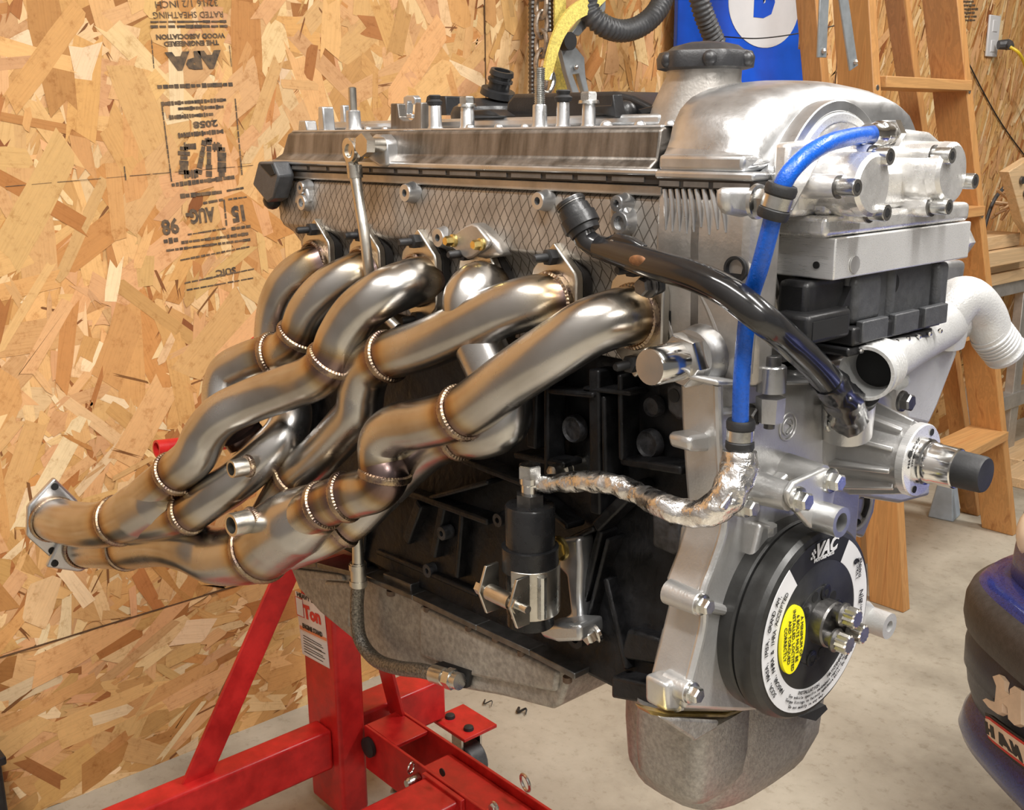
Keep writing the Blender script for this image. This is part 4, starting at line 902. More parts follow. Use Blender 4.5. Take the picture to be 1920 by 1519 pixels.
post(662, 243, 207, 14, top='stud'); post(815, 240, 197, 12.5, top='black'); post(876, 240, 200, 13, top='bolt'); post(1012, 238, 196, 14, top='threads'); post(1056, 236, 190, 12.5, top='black'); post(1104, 238, 194, 13, top='bolt')
for (u, vt, w, Y) in [(600, 200, .013, .02), (640, 197, .010, .05), (566, 226, .020, .03)]:
    t = pt(u, vt, Y=Y); m = MB(); m.prism([Vector((t.x-w/2, Y, .136)), Vector((t.x+w/2, Y, .136)), Vector((t.x+w*.35, Y, t.z)), Vector((t.x-w*.35, Y, t.z))], VY*.014); part(m, 'cover_lug', 'cast_light', cover, bevel=.0015)
def upx(pxs, Y, th, name='u_bracket', mat='cover_side', par=None):
    m = MB(); m.prism([pt(u, v, Y=Y) for u, v in pxs], VY*th); return part(m, name, mat, par or cover, bevel=.001)
upx([(732, 245), (732, 194), (745, 194), (748, 220), (756, 226), (770, 226), (776, 220), (778, 192), (790, 192), (790, 245)], .022, .010)
upx([(756, 218), (756, 182), (762, 179), (774, 179), (778, 184), (778, 196), (771, 196), (771, 190), (764, 190), (762, 214), (772, 214), (772, 222), (758, 222)], .055, .008, mat='cast_light')
for (u, v, r_) in [(881, 240, 9), (935, 237, 9), (984, 238, 8), (1137, 236, 12), (1200, 234, 12), (1257, 234, 12), (722, 240, 7), (690, 242, 8)]:
    q = pt(u, v, Y=.017); q.z = .136; m = MB(); m.ball(q, m_px(q, r_), 16, top=True, sc=(1, 1, 1.0)); part(m, 'dome_nut', 'cast_light', cover)
# oil banjo on the cover's rear side
q = pt(700, 275, Y=.0)
m = MB(); m.prism([pt(u, v, Y=-.010) for u, v in [(690, 300), (690, 262), (700, 252), (712, 252), (722, 265), (726, 312), (712, 314)]], VY*.016); part(m, 'banjo_boss', 'cast_light', cover, bevel=.003)
m = MB(); m.lathe([(0, .0085), (.02, .0085)], q-VY*.03, VY, 18); m.lathe([(0, .011), (.004, .011)], q-VY*.013, VY, 18, 1); part(m, 'banjo_bolt', ['bare_steel', 'gold'], cover)
m = MB(); m.lathe([(0, .0108), (.009, .0108)], pt(677, 272, Y=-.036), VY, 6, ph=.4); m.lathe([(.008, .0068), (.024, .0068)], pt(677, 272, Y=-.036), VY, 12); part(m, 'banjo_hex', 'bare_steel', cover)
c0 = pt(653, 283, Y=-.032)
m = MB(); m.lathe([(0, .0102), (.012, .0102), (.012, .0065), (0, .0065), (0, .0102)], c0, VY, 22, cap=False); m.ring(c0+VY*.006, VY, .0085, .0035, 20, 8); part(m, 'banjo_eye', 'bare_steel', cover)
m = MB(); m.tube([pt(656, 292, Y=-.026), pt(665, 325, Y=-.026), pt(672, 370, Y=-.027), pt(684, 445, Y=-.03), pt(694, 520, Y=-.026), pt(712, 580, Y=-.01), pt(745, 615, Y=-.005)], [.0055, .0060, .0052, .0052, .0052, .0052, .0052], 14, 8)
m.lathe([(0, .0075), (.012, .0075)], pt(664, 310, Y=-.026), pt(666, 330, Y=-.026)-pt(664, 310, Y=-.026), 14); part(m, 'oil_return_tube', 'bare_steel', cover)

# chain-case hump of the valve cover
Ys = [-.006, -.006, .0, .004, .012, .025, .045, .07, .095, .12, .145, .165, .185, .205, .217, .225, .225]
zA = [.1045, .1165, .118, .135, .148, .157, .163, .167, .169, .169, .168, .166, .161, .151, .138, .12, .1045]
zC = [.1045, .1155, .117, .126, .140, .151, .159, .164, .1665, .166, .163, .162, .156, .146, .132, .118, .1045]
zB = [.1045, .1055, .106, .106, .107, .111, .131, .147, .1515, .150, .150, .151, .149, .143, .130, .112, .1045]
def hr(x, z): return [Vector((x, y, q)) for y, q in zip(Ys, z)]
m = MB(); m.loft([hr(-.004, zA), hr(.030, zA), hr(.058, [a*.5+b*.5 for a, b in zip(zA, zC)]), hr(.074, zC), hr(.086, [a*.45+b*.55 for a, b in zip(zC, zB)]), hr(.092, zB)])
hump = part(m, 'cover_hump', 'cast_light', cover, ang=50, sub=1)
m = MB(); m.bx(.012, .098, -.009, .226, .0995, .1055); part(m, 'hump_flange', 'cast_light', cover, bevel=.002)
m = MB(); m.bx(.014, .088, -.0075, .05, .1050, .1165); part(m, 'hump_step', 'cast_light', cover, bevel=.003)
# arched front flange
yy = [(.008, .1005), (.016, .104), (.028, .116), (.044, .133), (.062, .1445), (.082, .1485), (.102, .1455), (.118, .138), (.130, .128), (.140, .118)]
P, _ = smooth_path([Vector((0, y, z)) for y, z in yy], [1]*len(yy), 4)
m = MB(); rings = []
for i, p_ in enumerate(P):
    d = (P[min(i+1, len(P)-1)]-P[max(0, i-1)]).normalized(); n = Vector((0, -d.z, d.y))
    rings.append([Vector((.088, 0, 0))+p_+n*.004, Vector((.1015, 0, 0))+p_+n*.004, Vector((.1015, 0, 0))+p_-n*.004, Vector((.088, 0, 0))+p_-n*.004])
m.loft(rings); part(m, 'arched_flange', 'cast_light', cover, bevel=.001)
m = MB(); rings = []
for i, p_ in enumerate(P):
    d = (P[min(i+1, len(P)-1)]-P[max(0, i-1)]).normalized(); n = Vector((0, -d.z, d.y))
    rings.append([Vector((.098, 0, 0))+p_-n*.004, Vector((.1035, 0, 0))+p_-n*.0045, Vector((.1035, 0, 0))+p_-n*.011, Vector((.098, 0, 0))+p_-n*.011])
m.loft(rings); part(m, 'inner_arch', 'machined', cover, bevel=.001)

MT['cap_black'] = mk('satin_black_cap', (.026, .026, .028), .4, 0., .15, 150, .1, 600)
# oil filler neck and cap
t = pt(1322, 117, Y=.085); b = Vector((t.x-.004, .085, .136))
m = MB(); m.lathe([(-.004, .041), (.012, .0385), (t.z-b.z-.012, .0290), (t.z-b.z, .0285)], b, t-b, 36); neck = part(m, 'filler_neck', 'cast', cover)
m = MB(); a = t-VZ*.006
m.lathe([(0, .030), (.0015, .0355), (.009, .0362), (.0135, .034), (.015, .028), (.018, .024), (.0205, .014), (.021, .002)], a, VZ, 60, lobes=6, lamp=.05)
for k in range(6):
    an = k*PI/3+.25; q = a+Vector((math.cos(an)*.034, math.sin(an)*.034, .007)); m.ball(q, .0060, 12, sc=(1, 1, 1.0))
part(m, 'oil_filler_cap', 'cap_black')
m = MB(); m.lathe([(0, .021), (.003, .017), (.005, .004)], a+VZ*.0165, VZ, 30); part(m, 'cap_label', 'steel_dark', bpy.data.objects['oil_filler_cap'])

# crankcase breather, black plastic
brz = MB(); brz.prism([pt(u, v, Y=.07) for u, v in [(945, 222), (950, 190), (962, 176), (1150, 171), (1185, 180), (1215, 195), (1242, 208), (1246, 224)]], VY*.075)
br = part(brz, 'breather_box', 'blackplastic', bevel=.006, seg=3)
q = pt(915, 200, Y=.10); q.z = .137; m = MB(); m.lathe([(0, .036), (.014, .037), (.020, .034), (.026, .022), (.028, .018)], q, VZ, 32); part(m, 'breather_dome', 'blackplastic', br)
s0 = pt(932, 180, Y=.10); s1 = pt(942, 132, Y=.10)
m = MB(); L = (s1-s0).length; m.lathe([(0, .017), (L*.25, .0165), (L*.27, .0105), (L*.55, .0105), (L*.57, .0122), (L*.66, .0122), (L*.68, .0105), (L*.80, .0105), (L*.82, .012), (L, .0112), (L, .008), (L*.6, .008)], s0, s1-s0, 24); part(m, 'breather_spout', 'blackplastic', br)
upx([(870, 208), (918, 205), (938, 218), (870, 216)], .04, .02, 'breather_clip', 'blackplastic', br)
upx([(1090, 200), (1145, 197), (1148, 176), (1155, 220), (1092, 208)], .04, .012, 'breather_clip', 'blackplastic', br)
upx([(795, 205), (800, 180), (835, 180), (838, 216), (795, 216)], .10, .03, 'coil_connector', 'blackplastic', cover)
q = pt(1172, 212, Y=.06); m = MB(); m.ball(q, .010, 14); part(m, 'breather_knob', 'blackplastic', br)
upx([(1195, 205), (1235, 196), (1240, 204), (1205, 216)], .055, .02, 'breather_clip', 'blackplastic', br)
# ------------------------------------------------------------------ timing cover
XT = .080
tc_px = [(1345, 716), (1545, 712), (1548, 930), (1500, 960), (1460, 1000), (1450, 1100), (1450, 1330), (1395, 1336), (1282, 1332), (1286, 1292), (1300, 1240), (1318, 1165), (1316, 1110), (1335, 1060), (1358, 985), (1352, 900), (1347, 800)]
m = MB(); f_ = [pt(u, v, X=XT) for u, v in tc_px]
# the side runs back to the block on the exhaust side
m.prism(f_, -VX*.035)
tcv = part(m, 'timing_cover', 'silver', bevel=.004, seg=3)
sl = [(1345, 716), (1347, 800), (1352, 900), (1358, 985), (1335, 1060), (1316, 1110), (1318, 1165), (1300, 1240), (1286, 1292), (1282, 1332)]
bl = [(1300, 718), (1296, 800), (1298, 880), (1304, 975), (1288, 1050), (1263, 1105), (1266, 1165), (1250, 1230), (1236, 1290), (1232, 1336)]
m = MB(); A = [pt(u, v, X=XT-.002) for u, v in sl]; B = [pt(u, v, X=.046) for u, v in bl]
m.loft([B, [b.lerp(a, .12)-VY*.003 for a, b in zip(A, B)], [b.lerp(a, .9)-VY*.003 for a, b in zip(A, B)], A], closed=False); m.loft([[p_+VY*.02 for p_ in A], [p_+VY*.02 for p_ in B]], closed=False)
part(m, 'cover_side_wall', 'silver', tcv, ang=50)
m = MB(); m.bx(.046, .066, .10, .212, -.330, -.05); part(m, 'cover_back_half', 'silver', tcv, bevel=.004)
# raised rims, channel, lugs
def rim(pxs, X, r_, name='cover_rib', mat='silver'):
    m = MB(); P = [pt(u, v, X=X) for u, v in pxs]; m.tube(P, r_, 10, 5); part(m, name, mat, tcv)
rim([(1346, 722), (1348, 800), (1353, 900), (1358, 985), (1336, 1060), (1318, 1110), (1319, 1165), (1302, 1240), (1288, 1292)], XT, .0035)
rim([(1440, 985), (1438, 1030), (1402, 1080), (1385, 1120), (1384, 1200)], XT+.004, .007)
rim([(1320, 1136), (1384, 1150)], XT+.001, .004)
rim([(1346, 772), (1440, 760)], XT, .003); rim([(1352, 940), (1440, 930)], XT, .004)
m = MB(); m.prism([pt(u, v, X=.07) for u, v in [(1291, 826), (1300, 818), (1340, 812), (1346, 838), (1338, 848), (1296, 848)]], -VX*.02); part(m, 'cover_lug', 'silver', tcv, bevel=.003)
m = MB(); m.prism([pt(u, v, X=XT+.008) for u, v in [(1428, 980), (1450, 985), (1450, 1060), (1408, 1140), (1392, 1220), (1380, 1240), (1382, 1130), (1410, 1060)]], -VX*.012); part(m, 'cover_ridge', 'silver', tcv, bevel=.004, seg=3)
def cbolt(u, v, L, X=XT, r_=.0085, br=.0062):
    q = pt(u, v, X=X+.012); m = MB(); m.lathe([(0, r_*1.1), (L-.001, r_), (L, r_*.9)], q-VX*L, VX, 22); o_ = part(m, 'bolt_boss', 'silver', tcv)
    m = MB(); m.hexbolt(q, VX, br, .009, flange=1.35); part(m, 'bolt', 'zinc', tcv)
cbolt(1398, 950, .03); cbolt(1314, 1133, .030, XT-.008, .0088); cbolt(1295, 1298, .022, XT-.008, .0088)
m = MB(); m.prism([pt(u, v, X=XT-.006) for u, v in [(1250, 1284), (1276, 1274), (1330, 1300), (1352, 1318), (1380, 1322), (1380, 1338), (1250, 1336)]], -VX*.022); part(m, 'cover_foot', 'silver', tcv, bevel=.006, seg=3)
# top flange with two through bolts
m = MB(); m.prism([pt(u, v, X=XT+.010) for u, v in [(1345, 712), (1425, 716), (1425, 728), (1440, 732), (1462, 730), (1470, 716), (1540, 712), (1540, 722), (1345, 724)]], -VX*.05); part(m, 'cover_flange', 'silver', tcv, bevel=.002)
for (u, v) in [(1449, 672)]:
    t = pt(u, v, X=.098); m = MB(); m.lathe([(0, .0105), (.018, .0100), (.019, .009)], t-VZ*.024, VZ, 24); o_ = part(m, 'bolt_boss', 'cast_light', tcv)
    m = MB(); m.socket(t-VZ*.006, VZ, .0062, .008); part(m, 'socket_bolt', ['steel_dark', 'darkhole'], tcv)
    m = MB(); m.lathe([(0, .0095), (.014, .0105), (.018, .0105)], t-VZ*.046, VZ, 6); part(m, 'nut_boss', 'silver', tcv)
    m = MB(); m.lathe([(0, .004), (.006, .004)], t-VZ*.051, VZ, 14); part(m, 'stud_end', 'steel_dark', tcv)
q = pt(1478, 800, X=XT+.0006)
m = MB(); m.ring(q, VX, .0105, .0009, 30, 6); m.ring(q, VX, .0068, .0007, 26, 6); m.tube([q+Vector((.0004, -.002, -.005)), q+Vector((.0004, .004, 0)), q+Vector((.0004, -.002, .004))], .0008, 6); part(m, 'cast_emblem', 'silver', tcv)
# bracket with two bolts and a sleeve, standing off the cover
bra = MB(); bra.prism([pt(u, v, X=.118) for u, v in [(1478, 925), (1490, 905), (1548, 878), (1562, 880), (1570, 900), (1562, 955), (1558, 990), (1540, 998), (1520, 990), (1482, 945)]], -VX*.006); brk = part(bra, 'idler_bracket', 'silver', bevel=.002)
for (u, v) in [(1495, 936), (1556, 901)]:
    q = pt(u, v, X=.118); m = MB(); m.cyl(q-VX*.006, q-VX*.045, .0105, .013, 22); part(m, 'standoff', 'silver', brk)
    m = MB(); m.hexbolt(q, VX, .0072, .010, flange=1.35); part(m, 'bolt', 'zinc', brk)
q = pt(1538, 968, X=.118); m = MB(); m.hollow(q-VX*.004, VX, .022, .0115, .0072, 26, depth=.018); part(m, 'sleeve', 'cast_light', brk)
m = MB(); m.lathe([(0, .007), (.001, .007)], q+VX*.001, VX, 18); part(m, 'sleeve_bore', 'steel_dark', brk)
m = MB(); m.prism([pt(u, v, X=.09) for u, v in [(1462, 905), (1500, 868), (1530, 880), (1480, 930)]], -VX*.012); part(m, 'bracket_web', 'silver', brk, bevel=.003)

# ------------------------------------------------------------------ VANOS unit: billet plate, casting, caps
van = MB(); XV = .118
a = pt(1563, 522, X=XV); b = pt(1815, 487, X=XV); t = pt(1567, 447, X=XV)
y0, y1, zb0, zt0 = a.y, b.y, (a.z+b.z)/2, t.z
xb = .060
van.add([Vector(v) for v in [(xb-.004, y0, zb0), (XV, y0, zb0), (XV, y1, zb0), (xb-.004, y1, zb0), (xb+.012, y0, zt0), (XV, y0, zt0), (XV, y1, zt0), (xb+.012, y1, zt0)]], [(0, 3, 2, 1), (4, 5, 6, 7), (0, 1, 5, 4), (1, 2, 6, 5), (2, 3, 7, 6), (3, 0, 4, 7)])
vp = part(van, 'adapter_plate', 'machined', bevel=.0012)
q = pt(1602, 496, X=XV+.0003); m = MB(); m.lathe([(0, .0062), (.0008, .0062)], q, VX, 22); part(m, 'plate_plug', 'silver', vp)
q = pt(1531, 497, Y=y0-.0003); m = MB(); m.lathe([(0, .0026), (.0008, .0026)], q, -VY, 16); part(m, 'plate_hole', 'darkhole', vp)
q = pt(1822, 448, X=.100); q.y = y1; m = MB(); m.lathe([(0, .013), (.006, .013)], q, VY, 24); m.lathe([(.006, .0155), (.016, .0155), (.018, .014)], q, VY, 6); part(m, 'hex_plug', 'vanos', vp)
cst = MB(); cst.bx(xb-.004, XV-.001, y0-.012, y1-.002, zt0+.0006, zt0+.0155)
vc = part(cst, 'vanos_casting', 'vanos', bevel=.004, seg=3)
m = MB(); m.loft(xprof([(y0-.030, zt0+.015), (y0-.030, .10), (y0-.018, .118), (y0-.004, .131), (y0+.020, .141), (y0+.045, .139), (y0+.07, .132), (y0+.12, .132), (y0+.15, .130), (y0+.175, .120), (y1-.014, .100), (y1-.010, zt0+.015)], .060, .103)); part(m, 'casting_body', 'vanos', vc, bevel=.005, seg=3)
m = MB(); m.bx(.10, .113, y0-.006, y0+.03, zt0+.015, .100); part(m, 'casting_web', 'vanos', vc, bevel=.004, seg=3)
m = MB(); m.bx(.10, .110, y0+.05, y0+.16, zt0+.015, .105); part(m, 'casting_web', 'vanos', vc, bevel=.006, seg=3)
m = MB(); m.prism([pt(u, v, X=.112) for u, v in [(1480, 268), (1545, 262), (1540, 300), (1488, 400), (1470, 400)]], -VX*.012); part(m, 'casting_web', 'vanos', vc, bevel=.003)
def piston_cap(u, v, rp, ears, X=.138):
    c = pt(u, v, X=X); r_ = m_px(c, rp)
    m = MB(); m.lathe([(0, r_*1.06), (X-.100-.010, r_*1.03), (X-.100-.008, r_*1.0)], c-VX*(X-.100), VX, 40); o_ = part(m, 'piston_housing', 'vanos', vc)
    m = MB(); m.lathe([(0, r_*1.04), (.0075, r_*1.02), (.010, r_*.90), (.0105, r_*.2)], c-VX*.010, VX, 40, lobes=3, lamp=.035, ph=.4); part(m, 'piston_cap', 'vanos', o_)
    for (eu, ev) in ears:
        q = pt(eu, ev, X=X+.004)
        m = MB(); m.lathe([(0, .0088), (.034, .0082), (.036, .0075)], q-VX*.050, VX, 22); e_ = part(m, 'bolt_ear', 'vanos', o_)
        d = (c-q); d.x = 0; m = MB(); m.bar(q-VX*.022, q-VX*.022+d*.7, .016, .020, (1, 0, 0)); part(m, 'ear_web', 'vanos', o_, bevel=.003)
        m = MB(); m.lathe([(0, .0078), (.0015, .0078)], q-VX*.0145, VX, 22); m2 = part(m, 'washer', 'steel_dark', o_)
        m = MB(); m.socket(q-VX*.013, VX, .0060, .013); part(m, 'socket_bolt', ['zinc', 'darkhole'], o_)
piston_cap(1640, 347, 58, [(1608, 352), (1670, 294), (1664, 399)])
piston_cap(1788, 325, 56, [(1786, 292), (1829, 340), (1780, 388)])
q = pt(1722, 390, X=.108); q.z = zt0+.0155; m = MB(); m.lathe([(0, .0075), (.009, .0075), (.010, .0068)], q, VZ, 22); part(m, 'dowel', 'zinc', vc)
# oil line fitting at the top of the unit
q = pt(1655, 250, X=.115); m = MB(); m.lathe([(0, .008), (.016, .008), (.017, .007)], q-VY*.010, VY, 18); m.lathe([(.017, .0105), (.024, .0105)], q-VY*.010, VY, 6); m.lathe([(0, .0055), (.03, .0055)], q-VX*.03, VX, 14); part(m, 'banjo_fitting', 'chrome', vc)
q = pt(1668, 262, X=.112); m = MB(); m.lathe([(0, .0095), (.02, .0092)], q-VX*.02, VX, 6); part(m, 'fitting_hex', 'zinc', vc)

# solenoid pack below the plate
m = MB(); zs1 = zb0-.0005
c1 = pt(1590, 600, X=.108); c2 = pt(1762, 585, X=.108)
m.bx(.075, .106, c1.y, c2.y, zs1-.040, zs1); sol = part(m, 'solenoid_pack', 'greyplastic', bevel=.003)
m = MB(); m.bx(.082, .112, c1.y+.002, c1.y+.040, zs1-.038, zs1-.001); part(m, 'solenoid_column', 'greyplastic', sol, bevel=.006, seg=3)
m = MB(); m.bx(.082, .113, c2.y-.016, c2.y+.002, zs1-.046, zs1-.001); part(m, 'solenoid_column', 'greyplastic', sol, bevel=.005, seg=3)
m = MB(); m.cyl((.104, c1.y+.060, zs1-.037), (.104, c1.y+.060, zs1-.001), .006, n=16); part(m, 'solenoid_column', 'greyplastic', sol)
m = MB(); m.bx(.08, .116, c1.y-.004, c2.y-.012, zs1-.052, zs1-.038); part(m, 'solenoid_base', 'blackplastic', sol, bevel=.002)
for k in range(3):
    yy0 = c1.y+.004+k*.046; m = MB(); m.bx(.112, .1185, yy0, yy0+.036, zs1-.050, zs1-.034); part(m, 'latch_cover', 'greyplastic', sol, bevel=.001)
m = MB(); m.bx(.078, .114, c1.y-.006, c2.y-.02, zs1-.060, zs1-.053); part(m, 'wiring_bar', 'blackplastic', sol, bevel=.002)
for k in range(8):
    q = Vector((.116, c1.y+.008+k*.017, zs1-.0565)); m = MB(); m.ball(q, .0022, 8); part(m, 'terminal', 'chrome', sol)
q = pt(1674, 532, X=.1063); m = MB(); m.lathe([(0, .0078), (.001, .0078)], q, VX, 24); part(m, 'solenoid_opening', 'darkhole', sol)
k0, k1 = pt(1508, 560, X=.112), pt(1588, 602, X=.112)
m = MB(); m.bx(.085, .116, k0.y+.002, k1.y, zs1-.044, zs1-.022); con = part(m, 'connector', 'blackplastic', sol, bevel=.004, seg=3)
m = MB(); m.bx(.1158, .1166, k0.y+.006, k1.y-.006, zs1-.040, zs1-.027); part(m, 'connector_opening', 'darkhole', con)
m = MB(); m.prism([Vector((.11, k1.y-.004, zs1-.022)), Vector((.11, k1.y+.006, zs1-.022)), Vector((.11, k1.y+.006, zs1-.008))], -VX*.02); part(m, 'connector_web', 'blackplastic', con)
m = MB(); m.bx(.080, .105, y0-.012, c1.y-.001, zs1-.03, zs1-.001); part(m, 'solenoid_stub', 'blackplastic', sol, bevel=.004)

# dark hardware hidden between plate and timing cover
m = MB(); q = pt(1505, 560, X=.085); m.lathe([(0, .009), (.012, .009), (.014, .007)], q-VX*.01, (1, -.6, -.1), 20); part(m, 'front_fitting', 'cast', ccase)
m = MB(); m.lathe([(0, .010), (.014, .008)], pt(1475, 565, X=.075), (1, -.2, 0), 12); part(m, 'front_fitting', 'cast', ccase)
for pxs in [[(1462, 450), (1440, 500), (1452, 560), (1480, 640)], [(1500, 620), (1560, 625), (1590, 640)]]:
    m = MB(); m.tube([pt(u, v, X=.066) for u, v in pxs], .006, 10); part(m, 'casting_rib', 'cast', ccase)

# ------------------------------------------------------------------ thermostat housing
def ribbed_mouth(mb, p, ax, L, ro, ri, nr=5):
    pr = [(0, ro*.93)]
    for k in range(nr):
        z = L*(.12+.62*k/nr); pr += [(z, ro*.93), (z+L*.03, ro), (z+L*.08, ro), (z+L*.11, ro*.93)]
    pr += [(L*.86, ro*.95), (L*.9, ro*1.0), (L, ro*.98), (L, ri), (L*.1, ri*.9)]
    mb.lathe(pr, p, ax, 40)
mo = pt(1624, 701, X=.120); inn = pt(1742, 618, X=.078); bk = pt(1790, 590, X=.06)
axm = (mo-inn).normalized()
th = MB(); ribbed_mouth(th, mo-axm*.040, axm, .040, .0212, .0182)
tho = part(th, 'thermostat_housing', 'whitecast')
m = MB(); m.tube([mo-axm*.039, (mo-axm*.04).lerp(inn, .45), inn, bk], [.0185, .0195, .0225, .024], 28, 8); part(m, 'outlet_pipe', 'whitecast', tho)
m = MB(); m.lathe([(0, .0180), (.0012, .0180)], mo-axm*.030, axm, 28); part(m, 'outlet_bore', 'darkhole', tho)
e = [pt(1760, 640, X=.066), pt(1775, 585, X=.072), pt(1808, 560, X=.08), pt(1842, 585, X=.088), pt(1860, 628, X=.094)]
m = MB(); m.tube(e, [.0225, .0225, .0205, .0195, .0185], 28, 8); part(m, 'elbow_pipe', 'whitecast', tho)
ae = (e[4]-e[3]).normalized()+Vector((.1, .35, 0)); m = MB(); ribbed_mouth(m, e[4]-ae.normalized()*.006, ae, .032, .0198, .016); part(m, 'elbow_mouth', 'whitecast', tho)
m = MB(); m.prism([pt(u, v, X=.072) for u, v in [(1690, 690), (1782, 650), (1800, 655), (1760, 760), (1742, 800), (1700, 790), (1690, 740)]], -VX*.02); part(m, 'housing_web', 'whitecast', tho, bevel=.005, seg=3)
q = pt(1710, 690, X=.090); m = MB(); m.lathe([(0, .010), (.02, .0095), (.022, .008)], q-VX*.015, (.5, -.6, -.5), 20); part(m, 'housing_boss', 'whitecast', tho)
q = pt(1690, 752, X=.085); m = MB(); m.hexbolt(q, VX, .0078, .010, flange=1.2); part(m, 'bolt', 'steel_dark', tho)
m = MB(); m.prism([pt(u, v, X=.055) for u, v in [(1700, 495), (1815, 488), (1808, 530), (1795, 590), (1700, 580)]], -VX*.03); part(m, 'housing_neck', 'cast_light', tho, bevel=.006, seg=3)

# ------------------------------------------------------------------ water pump
hc = pt(1722, 862, X=.122)
wp = MB(); wp.lathe([(0, .050), (.016, .046), (.024, .033), (.070, .0270), (.078, .0265)], hc-VX*.082, VX, 40); wpo = part(wp, 'water_pump', 'silver')
for k in range(10):
    a_ = 2*PI*k/10+.2; e_ = Vector((0, math.cos(a_), math.sin(a_))); m = MB()
    q0, q1 = hc-VX*.062+e_*.045, hc-VX*.008+e_*.031; m.add([hc-VX*.065+e_*.030+e_.cross(VX)*.002, q0+e_.cross(VX)*.002, q1+e_.cross(VX)*.002, hc-VX*.012+e_*.02+e_.cross(VX)*.002, hc-VX*.065+e_*.030-e_.cross(VX)*.002, q0-e_.cross(VX)*.002, q1-e_.cross(VX)*.002, hc-VX*.012+e_*.02-e_.cross(VX)*.002], [(0, 1, 2, 3), (7, 6, 5, 4), (0, 4, 5, 1), (1, 5, 6, 2), (2, 6, 7, 3), (3, 7, 4, 0)]); part(m, 'pump_rib', 'silver', wpo, bevel=.001)
m = MB(); m.prism([pt(u, v, X=.062) for u, v in [(1548, 760), (1580, 742), (1660, 735), (1720, 760), (1745, 800), (1745, 930), (1690, 945), (1560, 925), (1548, 900)]], -VX*.03); part(m, 'pump_flange', 'silver', wpo, bevel=.004, seg=3)
m = MB(); m.lathe([(0, .0305), (.0065, .0305), (.0075, .0295), (.0078, .019), (.0078, .012)], hc-VX*.004, VX, 44); hub = part(m, 'pulley_flange', 'machined', wpo)
for k in range(4):
    a_ = PI/4+k*PI/2+.35; q = hc+Vector((.0040, math.cos(a_)*.0245, math.sin(a_)*.0245)); m = MB(); m.lathe([(0, .003), (.0006, .003)], q, VX, 12); part(m, 'flange_hole', 'darkhole', hub)
m = MB(); m.lathe([(0, .0195), (.006, .0190), (.007, .0172), (.012, .0172), (.013, .0165), (.030, .0165), (.031, .0155)], hc+VX*.003, VX, 36); part(m, 'shaft_nose', 'chrome', hub)
m = MB(); m.lathe([(0, .0150), (.022, .0145), (.024, .0135), (.0245, .006)], hc+VX*.032, VX, 30); part(m, 'rubber_cap', 'rubber', hub)
m = MB(); arc_text(m, 'PERFORMANCE', .0042, hc+VX*.0040, .0222, 2.6, .115, -1); part(m, 'lettering', 'black_print', hub, smooth=False, fix=False)
# hose socket into the pump
so = pt(1592, 770, X=.096); m = MB(); m.hollow(so-Vector((.01, -.012, .022)), Vector((.18, -.25, 1)), .030, .0215, .0175, 30, depth=.02); part(m, 'pump_socket', 'silver', wpo)
m = MB(); m.ring(so+Vector((-.0035, .0035, .0125)), Vector((.18, -.25, 1)), .0190, .0045, 28, 8); part(m, 'o_ring', 'rubber', wpo)
q = pt(1556, 792, X=.085); m = MB(); m.hexbolt(q, VX, .0066, .009); part(m, 'bolt', 'zinc', wpo)
m = MB(); m.prism([pt(u, v, X=.08) for u, v in [(1545, 778), (1570, 780), (1578, 818), (1546, 816)]], -VX*.02); part(m, 'bolt_boss', 'silver', wpo, bevel=.003)

# ------------------------------------------------------------------ brackets behind the damper
m = MB(); m.prism([pt(u, v, X=.03) for u, v in [(1480, 930), (1575, 915), (1630, 905), (1645, 925), (1640, 960), (1620, 1010), (1590, 1000), (1480, 1000)]], -VX*.012); acc = part(m, 'accessory_bracket', 'silver', bevel=.003)
q = pt(1608, 950, X=.031)
for k in range(3):
    m = MB(); m.ring(q, VX, .016, .0028, 12, 8, arc=(k*2.09+.3, k*2.09+1.9)); part(m, 'bracket_slot', 'darkhole', acc)
m = MB(); m.ring(q, VX, .022, .003, 32, 8); part(m, 'bracket_ring', 'silver', acc)
q = pt(1600, 918, X=.05); m = MB(); m.hexbolt(q, VX, .0075, .01); part(m, 'bolt', 'steel_dark', acc)
m = MB(); m.prism([pt(u, v, X=.0) for u, v in [(1440, 1110), (1560, 1120), (1636, 1130), (1655, 1152), (1680, 1160), (1670, 1190), (1640, 1190), (1560, 1185), (1440, 1180)]], -VX*.02); part(m, 'bracket_arm', 'whitecast', acc, bevel=.004, seg=3)
q = pt(1655, 1170, X=.012); m = MB(); m.hollow(q-VX*.03, VX, .038, .014, .006, 24, depth=.02); part(m, 'bracket_sleeve', 'whitecast', acc)
m = MB(); m.lathe([(0, .0058), (.0005, .0058)], q+VX*.002, VX, 16); part(m, 'sleeve_bore', 'darkhole', acc)

# ------------------------------------------------------------------ harmonic damper
dc = pt(1531, 1171, X=.115); Rl = (pt(1559, 1005, X=.115)-dc).length
RO = Rl*1.10
dm = MB(); dm.lathe([(0, RO*.80), (0, RO*1.0), (.018, RO*1.005), (.0195, RO*.985), (.0200, RO*.96), (.0215, RO*.96), (.0225, RO*1.0), (.030, RO*1.015), (.037, RO*1.0), (.0405, RO*.965), (.042, RO*.90), (.042, Rl*1.005), (.0415, Rl)], dc-VX*.042, VX, 96)
dmp = part(dm, 'harmonic_damper', 'damper', ang=28)
m = MB(); m.lathe([(0, RO*.62), (.03, RO*.62)], dc-VX*.06, VX, 48); part(m, 'damper_hub', 'damper', dmp)
